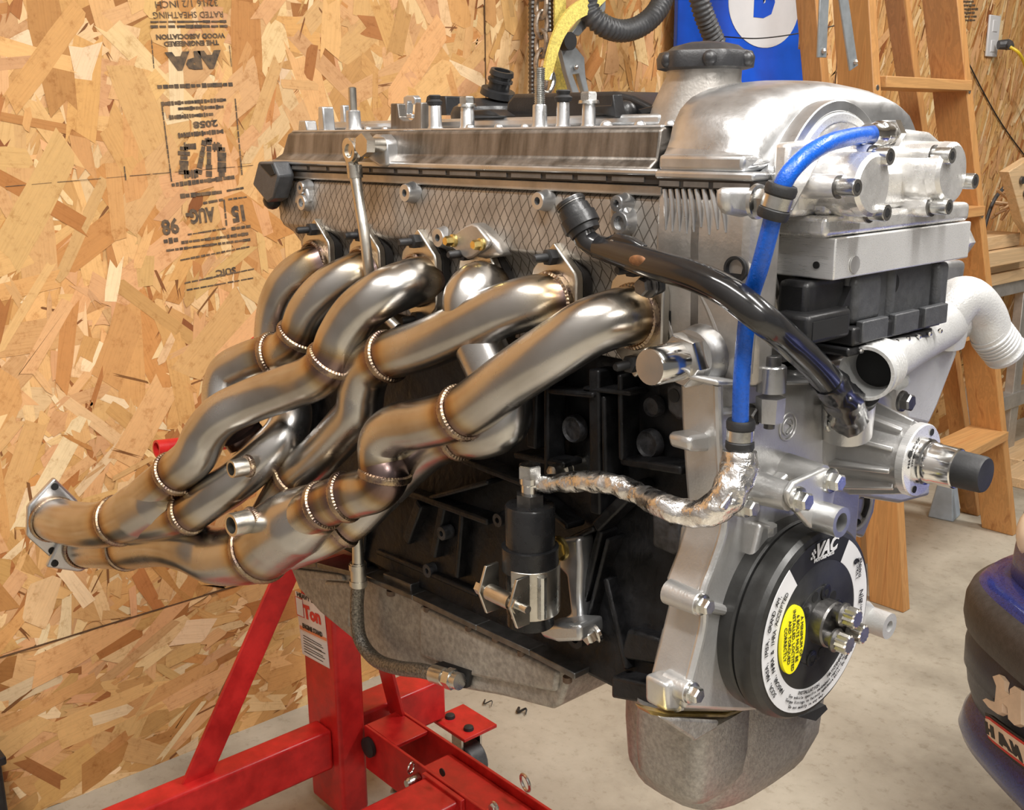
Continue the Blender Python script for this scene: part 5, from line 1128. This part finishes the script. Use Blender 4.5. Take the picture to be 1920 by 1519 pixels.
# printed ring (white with a black top) and the disc inside it
def ring_sector(R0, R1, a0, a1, x, th, n=60):
    m = MB(); P = []
    A = [a0+(a1-a0)*k/n for k in range(n+1)]
    P = [Vector((x, dc.y+R1*math.cos(a), dc.z+R1*math.sin(a))) for a in A]+[Vector((x, dc.y+R0*math.cos(a), dc.z+R0*math.sin(a))) for a in reversed(A)]
    vs = P+[p_-VX*th for p_ in P]; N_ = n+1; fs = []
    for k in range(n): fs += [(k, k+1, 2*N_-2-k, 2*N_-1-k), (2*N_+k, 2*N_+2*N_-1-k, 2*N_+2*N_-2-k, 2*N_+k+1), (k, 2*N_+k, 2*N_+k+1, k+1), (2*N_-1-k, 2*N_-2-k, 4*N_-2-k, 4*N_-1-k)]
    m.add(vs, fs); return m
XL = dc.x+.0005
a0_, a1_ = math.radians(58), math.radians(126)
part(ring_sector(Rl*.735, Rl, a1_, a0_+2*PI, XL, .001), 'white_label', 'white_print', dmp, ang=20)
m = MB(); n = 30; A = [a0_+(a1_-a0_)*k/n for k in range(n+1)]
part(ring_sector(Rl*.735, Rl, a0_, a1_, XL, .001), 'black_label', 'black_print', dmp, ang=20)
m = MB(); m.lathe([(0, Rl*.735), (.0012, Rl*.735), (.0014, Rl*.73)], dc-VX*.001, VX, 72); part(m, 'damper_disc', 'damper', dmp)
m = MB(); m.lathe([(0, Rl*.44), (.0010, Rl*.44), (.0013, Rl*.43)], dc, VX, 60); part(m, 'hub_plate', 'damper', dmp)
m = MB(); put_text(m, 'VAC', .0150, dc+Vector((.0014, .004, Rl*.885)), VY, VZ, shear=.3, bold=.0007)
for r_ in range(4):
    for c_ in range(3):
        if (r_+c_) % 2 == 0: q = dc+Vector((.0013, -.0150+c_*.0018+r_*.0005, Rl*.885-.0036+r_*.0019)); m.box(q, (.0004, .0017, .0018))
part(m, 'lettering', 'white_print', dmp, smooth=False, fix=False)
m = MB(); put_text(m, 'MOTORSPORTS', .0038, dc+Vector((.0014, .002, Rl*.79)), VY, VZ, bold=.0002); part(m, 'lettering', 'white_print', dmp, smooth=False, fix=False)
m = MB()
arc_text(m, 'SCCA, NASA, IMSA, GRAND AM,', .0056, dc+VX*.0014, Rl*.935, math.radians(180), .050, -1)
arc_text(m, 'NASCAR, NHRA & IHRA ACCEPTED', .0056, dc+VX*.0014, Rl*.835, math.radians(181), .054, -1)
arc_text(m, 'INSTALLATION', .0042, dc+VX*.0014, Rl*.77, math.radians(262), .046, 1); arc_text(m, 'See vehicle specific manual.', .0036, dc+VX*.0014, Rl*.825, math.radians(262), .034, 1)
arc_text(m, 'Torque fittings to factory specs.', .0036, dc+VX*.0014, Rl*.88, math.radians(262), .031, 1); arc_text(m, 'Do not modify in any way.', .0036, dc+VX*.0014, Rl*.935, math.radians(262), .031, 1)
arc_text(m, 'MAINTENANCE', .0042, dc+VX*.0014, Rl*.77, math.radians(305), .046, 1); arc_text(m, 'Inspect regularly for cracks', .0036, dc+VX*.0014, Rl*.825, math.radians(305), .030, 1); arc_text(m, 'and loose bolts. Do not clean', .0036, dc+VX*.0014, Rl*.88, math.radians(305), .029, 1)
arc_text(m, 'ZERO BALANCE', .0052, dc+VX*.0014, Rl*.80, math.radians(338), .05, 1); arc_text(m, 'Do not drill this unit', .0044, dc+VX*.0014, Rl*.88, math.radians(338), .036, 1)
put_text(m, 'B|N', .0075, dc+Vector((.0014, Rl*.86, Rl*.08)), VZ, -VY); put_text(m, '9', .010, dc+Vector((.0014, Rl*.71, Rl*.55)), VZ, -VY, bold=.0004); put_text(m, '1 VAC-00\nDAMPER', .0045, dc+Vector((.0014, Rl*.77, Rl*.45)), VZ, -VY)
part(m, 'lettering', 'black_print', dmp, smooth=False, fix=False)
ye = dc+Vector((.0034, -Rl*.50, Rl*.0)); ra_, rb_ = Rl*.215, Rl*.39
m = MB(); m.prism([ye+Vector((0, ra_*math.cos(k*PI/20), rb_*math.sin(k*PI/20))) for k in range(40)], -VX*.0032); ysk = part(m, 'yellow_sticker', 'yellow_print', dmp)
m = MB()
for k, s_ in enumerate(['A MINIMUM OF', '6 BOLTS MUST BE', 'INSTALLED, LOCTITED', 'AND TORQUED', 'CORRECTLY']): put_text(m, s_, .0050, ye+Vector((.0004, .0095-k*.0052, 0)), (0, .04, -1), VY)
part(m, 'lettering', 'black_print', ysk, smooth=False, fix=False)
# hub pad, three double-hex bolts, ring of countersunk screws and holes
m = MB(); m.lathe([(0, Rl*.262), (.010, Rl*.258), (.0115, Rl*.24), (.0118, Rl*.03)], dc+Vector((.001, .005, .002)), VX, 48); pad_ = part(m, 'hub_pad', 'steel_dark', dmp)
for a_ in (95, 215, 335):
    e_ = Vector((0, math.cos(math.radians(a_)), math.sin(math.radians(a_))))*Rl*.165+Vector((0, .006, .002)); q = dc+e_+VX*.010
    m = MB(); m.lathe([(0, .0058), (.008, .0058), (.0085, .0092), (.0105, .0095), (.0125, .0075)], q, VX, 24); bo = part(m, 'hub_bolt', 'steel_dark', pad_)
    m = MB(); m.lathe([(.012, .0072), (.0205, .0072), (.0215, .0062)], q, VX, 24, lobes=12, lamp=.09); part(m, 'bolt_head', 'bare_steel', bo)
for k in range(12):
    a_ = math.radians(15+k*30); q = dc+Vector((.0012, math.cos(a_)*Rl*.375, math.sin(a_)*Rl*.375))
    m = MB()
    if k % 2 == 0: m.lathe([(0, .0064), (.0012, .0064), (.0014, .0058)], q, VX, 20); o_ = part(m, 'countersunk_screw', 'canister', dmp); m = MB(); m.lathe([(0, .0028), (.0003, .0028)], q+VX*.0014, VX, 6); part(m, 'screw_socket', 'darkhole', dmp)
    else: m.lathe([(0, .0042), (.0004, .0042)], q, VX, 16); part(m, 'hub_hole', 'darkhole', dmp)
m = MB(); m.prism([pt(u, v, X=.085) for u, v in [(1500, 1345), (1548, 1322), (1552, 1330), (1530, 1352)]], -VX*.02); part(m, 'trigger_tab', 'rubber', dmp)

# ------------------------------------------------------------------ hoses along the front
ho = MB(); hpth = [pt(1118, 462, Y=-.030), pt(1165, 476, Y=-.032), pt(1230, 497, Y=-.036), pt(1300, 517, Y=-.038), pt(1365, 548, Y=-.038), pt(1430, 598, X=.125), pt(1485, 645, X=.124), pt(1530, 688, X=.122), pt(1556, 720, X=.118)]
ho.tube(hpth, [.0085, .0098, .0105, .0105, .0105, .0105, .0105, .0105, .011], 20, 8); hpo = part(ho, 'coolant_pipe', 'gloss_black')
m = MB(); m.tube([pt(1550, 712, X=.119), pt(1570, 735, X=.116), pt(1583, 755, X=.108), pt(1592, 785, X=.096)], [.0115, .0135, .0150, .0150], 14, 6); o_ = part(m, 'crimped_sleeve', 'gloss_black', hpo)
dsp = o_.modifiers.new('Crumple', 'DISPLACE'); tx = bpy.data.textures.new('crumple', 'CLOUDS'); tx.noise_scale = .012; dsp.texture = tx; dsp.strength = .007; dsp.texture_coords = 'LOCAL'
c0 = pt(1082, 412, Y=-.034); c1 = pt(1118, 462, Y=-.030); d_ = c1-c0
m = MB(); m.tube([pt(1092, 432, Y=-.033), pt(1100, 450, Y=-.032), pt(1122, 464, Y=-.030)], .0088, 18, 8); part(m, 'pipe_elbow', 'gloss_black', hpo)
cu0, cu1 = pt(1068, 378, Y=-.036), pt(1100, 440, Y=-.033); L = (cu1-cu0).length
m = MB(); m.lathe([(0, .0085), (0, .0115), (L*.08, .0118), (L*.1, .0108), (L*.2, .0108), (L*.22, .012), (L*.45, .0125), (L*.47, .0140), (L*.78, .0140), (L*.8, .0122), (L*.95, .0115)], cu0, cu1-cu0, 26); part(m, 'quick_coupling', 'blackplastic', hpo)
m = MB(); m.lathe([(0, .0112), (.004, .0114)], cu0-(cu1-cu0)*.02, cu1-cu0, 24); part(m, 'coupling_tip', 'steel_dark', hpo)
m = MB(); m.prism([pt(u, v, Y=-.035) for u, v in [(1128, 448), (1150, 438), (1180, 446), (1205, 462), (1180, 478), (1135, 470)]], VY*.008); o_ = part(m, 'pipe_bracket', 'gloss_black', hpo, bevel=.002)
q = pt(1147, 455, Y=-.0352); m = MB(); m.lathe([(0, .0022), (.0005, .0022)], q, -VY, 12); part(m, 'bracket_hole', 'cast', o_)
m = MB(); m.prism([pt(u, v, Y=-.026) for u, v in [(1192, 500), (1212, 498), (1240, 520), (1240, 548), (1222, 556), (1205, 540)]], VY*.006); part(m, 'pipe_foot', 'blackplastic', hpo, bevel=.002)
q = pt(1217, 536, Y=-.027); m = MB(); m.hexbolt(q, -VY, .0068, .010, flange=1.3); part(m, 'bolt', 'steel_dark', hpo)
m = MB(); m.ball(pt(1196, 489, Y=-.0448), .0045, 12, sc=(1.9, .35, .9)); part(m, 'rust_patch', 'rust', hpo)

bh = MB(); bpts = [pt(1632, 252, X=.116), pt(1590, 258, X=.128), pt(1545, 272, X=.136), pt(1505, 298, X=.138), pt(1475, 332, X=.136), pt(1458, 372, X=.132), pt(1445, 425, X=.128), pt(1425, 500, X=.118), pt(1407, 560, X=.106), pt(1396, 640, X=.104), pt(1390, 720, X=.102), pt(1388, 800, X=.098), pt(1388, 850, X=.096)]
bh.tube(bpts, .0058, 18, 8); bho = part(bh, 'oil_feed_hose', 'blue_hose')
a, b = pt(1652, 250, X=.114), pt(1628, 253, X=.118); m = MB(); m.lathe([(0, .0085), (.006, .0088), (.008, .0078), ((b-a).length, .0078)], a, b-a, 22); part(m, 'hose_ferrule', 'chrome', bho)
def pclamp(u, v, X, d, bolt=None):
    q = pt(u, v, X=X); d = Vector(d).normalized()
    m = MB(); m.lathe([(-.011, .0092), (-.009, .0102), (-.005, .0100), (-.004, .0092), (.004, .0092), (.005, .0100), (.009, .0102), (.011, .0092)], q, d, 24); o_ = part(m, 'cushion_clamp', 'rubber', bho)
    m = MB(); m.lathe([(-.0038, .0096), (.0038, .0096)], q, d, 24); part(m, 'clamp_band', 'zinc', bho)
pclamp(1457, 378, .132, bpts[6]-bpts[4]); pclamp(1388, 815, .097, VZ)
q = pt(1418, 378, X=.112); m = MB(); m.hexbolt(q, VX, .0085, .012, flange=1.35); part(m, 'clamp_bolt', 'zinc', bho)
m = MB(); m.bar(q, pt(1450, 378, X=.128), .003, .012, VZ); part(m, 'clamp_strap', 'zinc', bho)
m = MB(); q = pt(1402, 778, X=.084); m.hexbolt(q, VX, .0068, .009); part(m, 'clamp_bolt', 'steel_dark', bho)
# foil sleeve
MT['foil'] = mk('crinkled_foil', (.80, .78, .76), .28, 1., .2, 90, .8, 160, .1)
fp = [pt(1388, 846, X=.097), pt(1386, 875, X=.098), pt(1378, 905, X=.100), pt(1358, 938, X=.098), pt(1325, 960, X=.088), pt(1285, 962, X=.072), pt(1245, 948, X=.058), pt(1205, 930, Y=-.020), pt(1165, 912, Y=-.022), pt(1120, 904, Y=-.024), pt(1065, 905, Y=-.026), pt(1012, 907, Y=-.028)]
m = MB(); m.tube(fp, [.012, .0135, .013, .012, .0105, .0095, .0090, .0085, .0085, .0085, .0080, .0070], 26, 14)
fo = part(m, 'foil_sleeve', 'foil', bho, ang=25)
dsp = fo.modifiers.new('Crinkle', 'DISPLACE'); tx = bpy.data.textures.new('crinkle', 'VORONOI'); tx.noise_scale = .011; dsp.texture = tx; dsp.strength = .0035; dsp.texture_coords = 'LOCAL'
m = MB(); A = [pt(u, v, X=.108) for u, v in [(1412, 856), (1416, 862), (1402, 900), (1385, 930), (1362, 958), (1352, 954), (1378, 918), (1392, 880)]]; m.prism(A, -VX*.003); part(m, 'foil_seam', 'foil', bho, bevel=.001)

# ------------------------------------------------------------------ oil valve canister with its clamp
cb_ = pt(985, 1172, Y=-.040); ct = pt(985, 938, Y=-.030); ctz = ct.z-cb_.z
cy = Vector((cb_.x, -.034, cb_.z)); rc = m_px(cy, 47)
can = MB(); can.lathe([(0, rc*.94), (ctz*.15, rc*.94)], cy, VZ, 36); can.lathe([(ctz*.12, rc*.99), (ctz*.47, rc*.99)], cy, VZ, 36); can.lathe([(ctz*.47, rc*1.13), (ctz*.66, rc*1.13), (ctz*.665, rc*1.05)], cy, VZ, 36); can.lathe([(ctz*.66, rc*.98), (ctz*.985, rc*.98), (ctz, rc*.93)], cy, VZ, 36)
cno = part(can, 'oil_valve_canister', 'canister')
top = cy+VZ*ctz
m = MB(); m.lathe([(0, .0125), (.010, .0125)], top, VZ, 6, ph=.2); part(m, 'canister_hex', 'steel_dark', cno)
m = MB(); m.lathe([(.010, .0078), (.018, .0078), (.019, .009), (.025, .009)], top, VZ, 20); part(m, 'banjo_neck', 'chrome', cno)
m = MB(); m.lathe([(.024, .0102), (.034, .0102), (.035, .0090)], top, VZ, 6, ph=.2); part(m, 'banjo_hex', 'zinc', cno)
m = MB(); m.cyl(top+Vector((0, -.004, .019)), pt(1015, 907, Y=-.028), .0055, n=14); part(m, 'banjo_arm', 'chrome', cno)
# clamp: two plates, bolt, formed strap
def cpl(pxs, Y, th, name, mat='bare_steel', bevel=.0008): m = MB(); m.prism([pt(u, v, Y=Y) for u, v in pxs], VY*th); return part(m, name, mat, cno, bevel=bevel)
zl, zh = cy.z+ctz*.12, cy.z+ctz*.52
m = MB(); rings = []
for k in range(15):
    a_ = math.radians(-82+k*10); e_ = Vector((math.cos(a_), math.sin(a_), 0)); rings.append([Vector((cy.x, cy.y, zl))+e_*(rc*1.05), Vector((cy.x, cy.y, zh))+e_*(rc*1.05), Vector((cy.x, cy.y, zh))+e_*(rc*1.18), Vector((cy.x, cy.y, zl))+e_*(rc*1.18)])
m.loft(rings); strap = part(m, 'clamp_strap', 'bare_steel', cno, bevel=.0005)
m = MB(); m.tube([Vector((cy.x, cy.y, zl+.003))+Vector((math.cos(-.35), math.sin(-.35), 0))*rc*1.19, Vector((cy.x, cy.y, zh-.003))+Vector((math.cos(-.35), math.sin(-.35), 0))*rc*1.19], .0042, 10); part(m, 'weld_bead', 'zinc', cno)
for sx in (-1, 1):
    base = Vector((cy.x+sx*.018, cy.y-rc*.9, 0)); m = MB(); zc = (zl+zh)/2
    m.prism([base+Vector((0, 0, zl)), base+Vector((0, 0, zh)), base+Vector((0, -.014, zh)), base+Vector((0, -.022, zc)), base+Vector((0, -.014, zl))], VX*(.003*sx)); part(m, 'clamp_plate', 'bare_steel', cno, bevel=.0006)
q = Vector((cy.x-.028, cy.y-rc*1.0-.012, (zl+zh)/2)); m = MB(); m.lathe([(0, .0062), (.006, .0062)], q, VX, 6); m.lathe([(.006, .0035), (.062, .0035)], q, VX, 12); part(m, 'clamp_bolt', 'zinc', cno)
m = MB(); m.lathe([(.014, .0070), (.042, .0070)], q, VX, 20); part(m, 'clamp_spacer', 'bare_steel', cno)
m = MB(); m.lathe([(.045, .0072), (.051, .0072)], q, VX, 6); part(m, 'nut', 'bare_steel', cno)
# cast engine-mount foot behind the canister
m = MB(); m.prism([pt(u, v, Y=.0) for u, v in [(1048, 1012), (1084, 1008), (1088, 1060), (1086, 1120), (1090, 1200), (1050, 1204), (1020, 1200), (1006, 1180), (1040, 1172), (1068, 1150), (1060, 1080), (1040, 1060)]], VY*.02); mf = part(m, 'mount_foot', 'cast_light', bevel=.004, seg=3)
m = MB(); m.prism([pt(u, v, Y=-.022) for u, v in [(1006, 1176), (1048, 1170), (1086, 1172), (1088, 1204), (1045, 1206), (1015, 1196)]], VY*.03); part(m, 'mount_toe', 'cast_light', mf, bevel=.004, seg=3)
q = pt(1050, 1028, Y=-.004); m = MB(); m.hexbolt(q, -VY, .009, .012); part(m, 'gold_bolt', 'gold', mf)

# ------------------------------------------------------------------ braided drain hose down the pan
bp_ = [pt(668, 985, Y=-.018), pt(671, 1030, Y=-.018), pt(672, 1085, Y=-.018), pt(669, 1150, Y=-.018), pt(676, 1200, Y=-.018), pt(702, 1235, Y=-.018), pt(745, 1252, Y=-.018), pt(792, 1258, Y=-.016), pt(815, 1264, Y=-.014)]
m = MB(); m.tube(bp_[2:], .0078, 16, 8); dr = part(m, 'braided_drain_hose', 'braid')
m = MB(); m.tube(bp_[:3], [.0060, .0062, .0070], 14, 6); part(m, 'drain_tube', 'bare_steel', dr)
for (u, v) in [(671, 1062), (672, 1092)]: m = MB(); q = pt(u, v, Y=-.018); m.lathe([(-.003, .0098), (.003, .0098)], q, VZ, 18); part(m, 'hose_collar', 'bare_steel', dr)
m = MB(); m.lathe([(-.014, .0086), (.014, .0086)], pt(672, 1077, Y=-.018), VZ, 18); part(m, 'hose_sleeve', 'bare_steel', dr)
a, b = pt(812, 1263, Y=-.014), pt(862, 1278, Y=-.010); L = (b-a).length
m = MB(); m.lathe([(0, .0092), (L*.45, .0092), (L*.47, .0075), (L*.55, .0075)], a, b-a, 20); part(m, 'hose_sleeve', 'bare_steel', dr)
m = MB(); m.lathe([(L*.55, .0108), (L*.78, .0108)], a, b-a, 6); m.lathe([(L*.78, .0088), (L, .0088)], a, b-a, 16); part(m, 'hose_nut', 'zinc', dr)
# ------------------------------------------------------------------ stainless headers
def weld(q, d, R, parent, r_=.0026, arc=(0, 2*PI)):
    m = MB(); m.ring(q, d, R+.0002, r_, 96, 8, bump=.07, arc=arc, fl=1.5); return part(m, 'weld_bead', 'welds', parent)
def pipe(name, pts, r, welds=(), n=28, k=10, end=None, parent=None):
    P3 = [pt(u, v, Y=y) for u, v, y in pts]; rs = r if isinstance(r, list) else [r]*len(P3)
    m = MB(); wq = [P3[i] for i in welds]
    m.tube(P3, rs, n, k, welds=wq+([P3[0]]))
    o_ = part(m, name, 'steel', parent, ang=60); path = m.path
    for i in welds:
        j = min(range(len(path)), key=lambda q: (path[q]-P3[i]).length); d = path[min(j+1, len(path)-1)]-path[max(0, j-1)]
        weld(P3[i], d, rs[i], o_)
    return o_, P3
RP = .0222
def flange(u, v, parent, ang=0, w=1.0):
    """two-bolt port flange with studs and nuts"""
    c = pt(u, v, Y=.0); m = MB(); n = 40; out = []
    for k in range(n):
        a_ = 2*PI*k/n; lx, lz = math.cos(a_), math.sin(a_)
        r1 = .0275/max(abs(lx)*1.0+.62*abs(lz), .62*abs(lx)+.78*abs(lz)) if 0 else 1/max(abs(lx)/.0265, (abs(lz)/.0475+abs(lx)/.052))
        x, z = lx*r1, lz*r1; xx = x*math.cos(ang)-z*math.sin(ang); zz = x*math.sin(ang)+z*math.cos(ang)
        out.append(c+Vector((xx, 0, zz)))
    m.prism([p_-VY*.010 for p_ in out], VY*.0085); fl_ = part(m, 'port_flange', 'bare_steel', parent, bevel=.0015)
    m = MB(); m.prism([c+(p_-c)*1.03-VY*.0015 for p_ in out], VY*.0075); part(m, 'port_gasket', 'gasket', parent)
    for sgn in (1, -1):
        q = c+Vector((-math.sin(ang), 0, math.cos(ang)))*(.036*sgn)-VY*.010
        m = MB(); m.lathe([(0, .0068), (.007, .0068), (.008, .005)], q, -VY, 6); m.lathe([(.007, .0036), (.019, .0036), (.021, .0025)], q, -VY, 12); part(m, 'flange_nut', 'rubber', parent)
    weld(c-VY*.0125, VY, RP, parent, .003)
ports = [(1208, 590), (1054, 563), (919, 542), (801, 523), (699, 507), (608, 493)]
angs = [.0, .0, .55, .0, .0, .0]
hF = MB().add([(0, 0, 0)], []) if 0 else None
# front header (ports 1-3)
p1, P1 = pipe('primary_pipe', [(1208, 590, -.004), (1160, 596, -.026), (1105, 615, -.044), (1045, 652, -.056), (960, 708, -.064), (866, 774, -.068), (800, 793, -.072), (745, 803, -.076), (718, 828, -.078), (717, 868, -.078), (722, 890, -.079), (706, 914, -.082), (672, 926, -.088), (648, 932, -.094), (606, 948, -.104), (560, 975, -.112), (520, 1000, -.116)], [RP]*15+[RP*1.05, RP*1.1], (5, 10, 13, 14))
hdrF = p1
p2, P2 = pipe('primary_pipe', [(1054, 563, -.004), (1005, 566, -.022), (950, 580, -.034), (880, 610, -.046), (800, 645, -.056), (728, 668, -.062), (692, 690, -.064), (678, 730, -.064), (672, 770, -.064), (645, 805, -.066), (598, 855, -.072), (552, 898, -.080), (520, 945, -.092), (495, 985, -.104)], [RP]*12+[RP*.95, RP*.9], (5, 11))
p3, P3_ = pipe('primary_pipe', [(919, 542, -.004), (893, 542, -.030), (878, 565, -.040), (890, 620, -.040), (920, 690, -.036), (948, 745, -.034), (945, 790, -.038), (905, 812, -.044), (862, 812, -.048), (800, 840, -.046), (730, 905, -.046), (675, 960, -.056), (640, 985, -.068), (590, 1015, -.088), (545, 1035, -.100)], [RP]*13+[RP*.9, RP*.85], (8, 12))
for i, (po, pr) in enumerate(zip(ports[:3], (p1, p2, p3))): flange(po[0], po[1], pr, angs[i])
# front collector: three into one, then an elbow sweeping back under the rear one
cpts = [(618, 946, -.098), (596, 955, -.101), (560, 978, -.108), (522, 1002, -.112), (488, 1030, -.116), (450, 1040, -.124), (405, 1042, -.134), (360, 1026, -.146), (310, 1018, -.156), (238, 1026, -.166), (165, 1026, -.170)]
cF, PF = pipe('collector', cpts, [.006, .026, .0345, .0360, .034, .0325, .031, .0285, .0265, .0260, .0260], (4, 9), n=36)
def bung(u, v, y, d, parent, r0=.0115, L=.020):
    q = pt(u, v, Y=y); m = MB(); m.lathe([(0, r0*1.0), (L-.0015, r0), (L, r0*.95), (L, r0*.70), (L*.3, r0*.68)], q, d, 26); o_ = part(m, 'sensor_bung', 'bare_steel', parent)
    m = MB(); m.lathe([(0, r0*.68), (.0005, r0*.68)], q+Vector(d).normalized()*(L*.55), d, 20); part(m, 'bung_bore', 'darkhole', o_)
    weld(q+Vector(d).normalized()*.003, d, r0, o_, .0022)
bung(476, 975, -.138, (.10, -1, .06), cF, .0118, .026)
# rear header (ports 4-6)
p4, P4 = pipe('primary_pipe', [(801, 523, -.004), (765, 532, -.032), (715, 553, -.056), (670, 588, -.070), (640, 632, -.078), (622, 676, -.084), (592, 706, -.090), (540, 727, -.100), (470, 752, -.120), (415, 780, -.140), (385, 815, -.150), (365, 855, -.158), (328, 888, -.168), (285, 925, -.176), (235, 970, -.186)], [RP]*13+[RP*1.05, RP*1.08], (5, 12))
p5, P5 = pipe('primary_pipe', [(699, 507, -.004), (660, 520, -.024), (615, 545, -.042), (580, 585, -.052), (562, 630, -.056), (542, 655, -.062), (513, 666, -.068), (470, 678, -.082), (428, 702, -.096), (418, 745, -.104), (432, 790, -.104), (455, 815, -.100)], RP, (4, 6))
p6, P6 = pipe('primary_pipe', [(608, 493, -.004), (578, 505, -.018), (545, 530, -.030), (524, 570, -.036), (516, 615, -.038), (516, 670, -.040), (530, 730, -.050), (545, 775, -.064), (535, 812, -.080), (505, 846, -.098), (450, 895, -.122), (400, 930, -.142), (352, 962, -.158), (300, 975, -.170), (240, 980, -.182)], [RP]*12+[RP*.98, RP*1.0, RP*1.05], (12,))
p5b, _ = pipe('primary_pipe', [(455, 815, -.100), (470, 840, -.094), (468, 870, -.100), (440, 905, -.120), (395, 935, -.134), (350, 958, -.146)], RP*.98, ())
for i, (po, pr) in enumerate(zip(ports[3:], (p4, p5, p6))): flange(po[0], po[1], pr, 0)
cR, PR = pipe('collector', [(345, 915, -.160), (328, 924, -.163), (300, 938, -.170), (262, 958, -.180), (222, 976, -.190), (182, 985, -.200), (142, 983, -.2055), (104, 975, -.2035)], [.006, .024, .030, .031, .0270, .0265, .0268, .0270], (4,), n=36)
bung(470, 873, -.126, (.06, -1, .06), p6, .0092, .022)
# outlet flanges
def outlet(u, v, y, nrm, parent, R, rot=0.):
    c = pt(u, v, Y=y); uu, ww, dd = frame(nrm); out = []
    for k in range(48):
        a_ = 2*PI*k/48; r_ = 1/max(abs(math.sin(a_))/(R*1.12), abs(math.cos(a_))/(R*1.95)+abs(math.sin(a_))/(R*1.75)); a2 = a_+rot
        out.append(c+uu*r_*math.cos(a2)+ww*r_*math.sin(a2))
    m = MB(); m.prism(out, dd*.009); o_ = part(m, 'outlet_flange', 'cast_light', parent, bevel=.003, seg=3)
    for s_ in (1, -1):
        q = c+(uu*math.cos(rot)+ww*math.sin(rot))*(R*1.55*s_); m = MB(); m.lathe([(0, .0045), (.0010, .0045)], q-dd*.0006, -dd, 14); part(m, 'flange_hole', 'darkhole', o_)
    weld(c-dd*.002, dd, R*.98, o_, .003)
outlet(100, 973, -.2035, (-1, .02, .08), cR, .0275, rot=1.45)
outlet(160, 1025, -.170, (-1, .02, .05), cF, .0265, rot=.3)
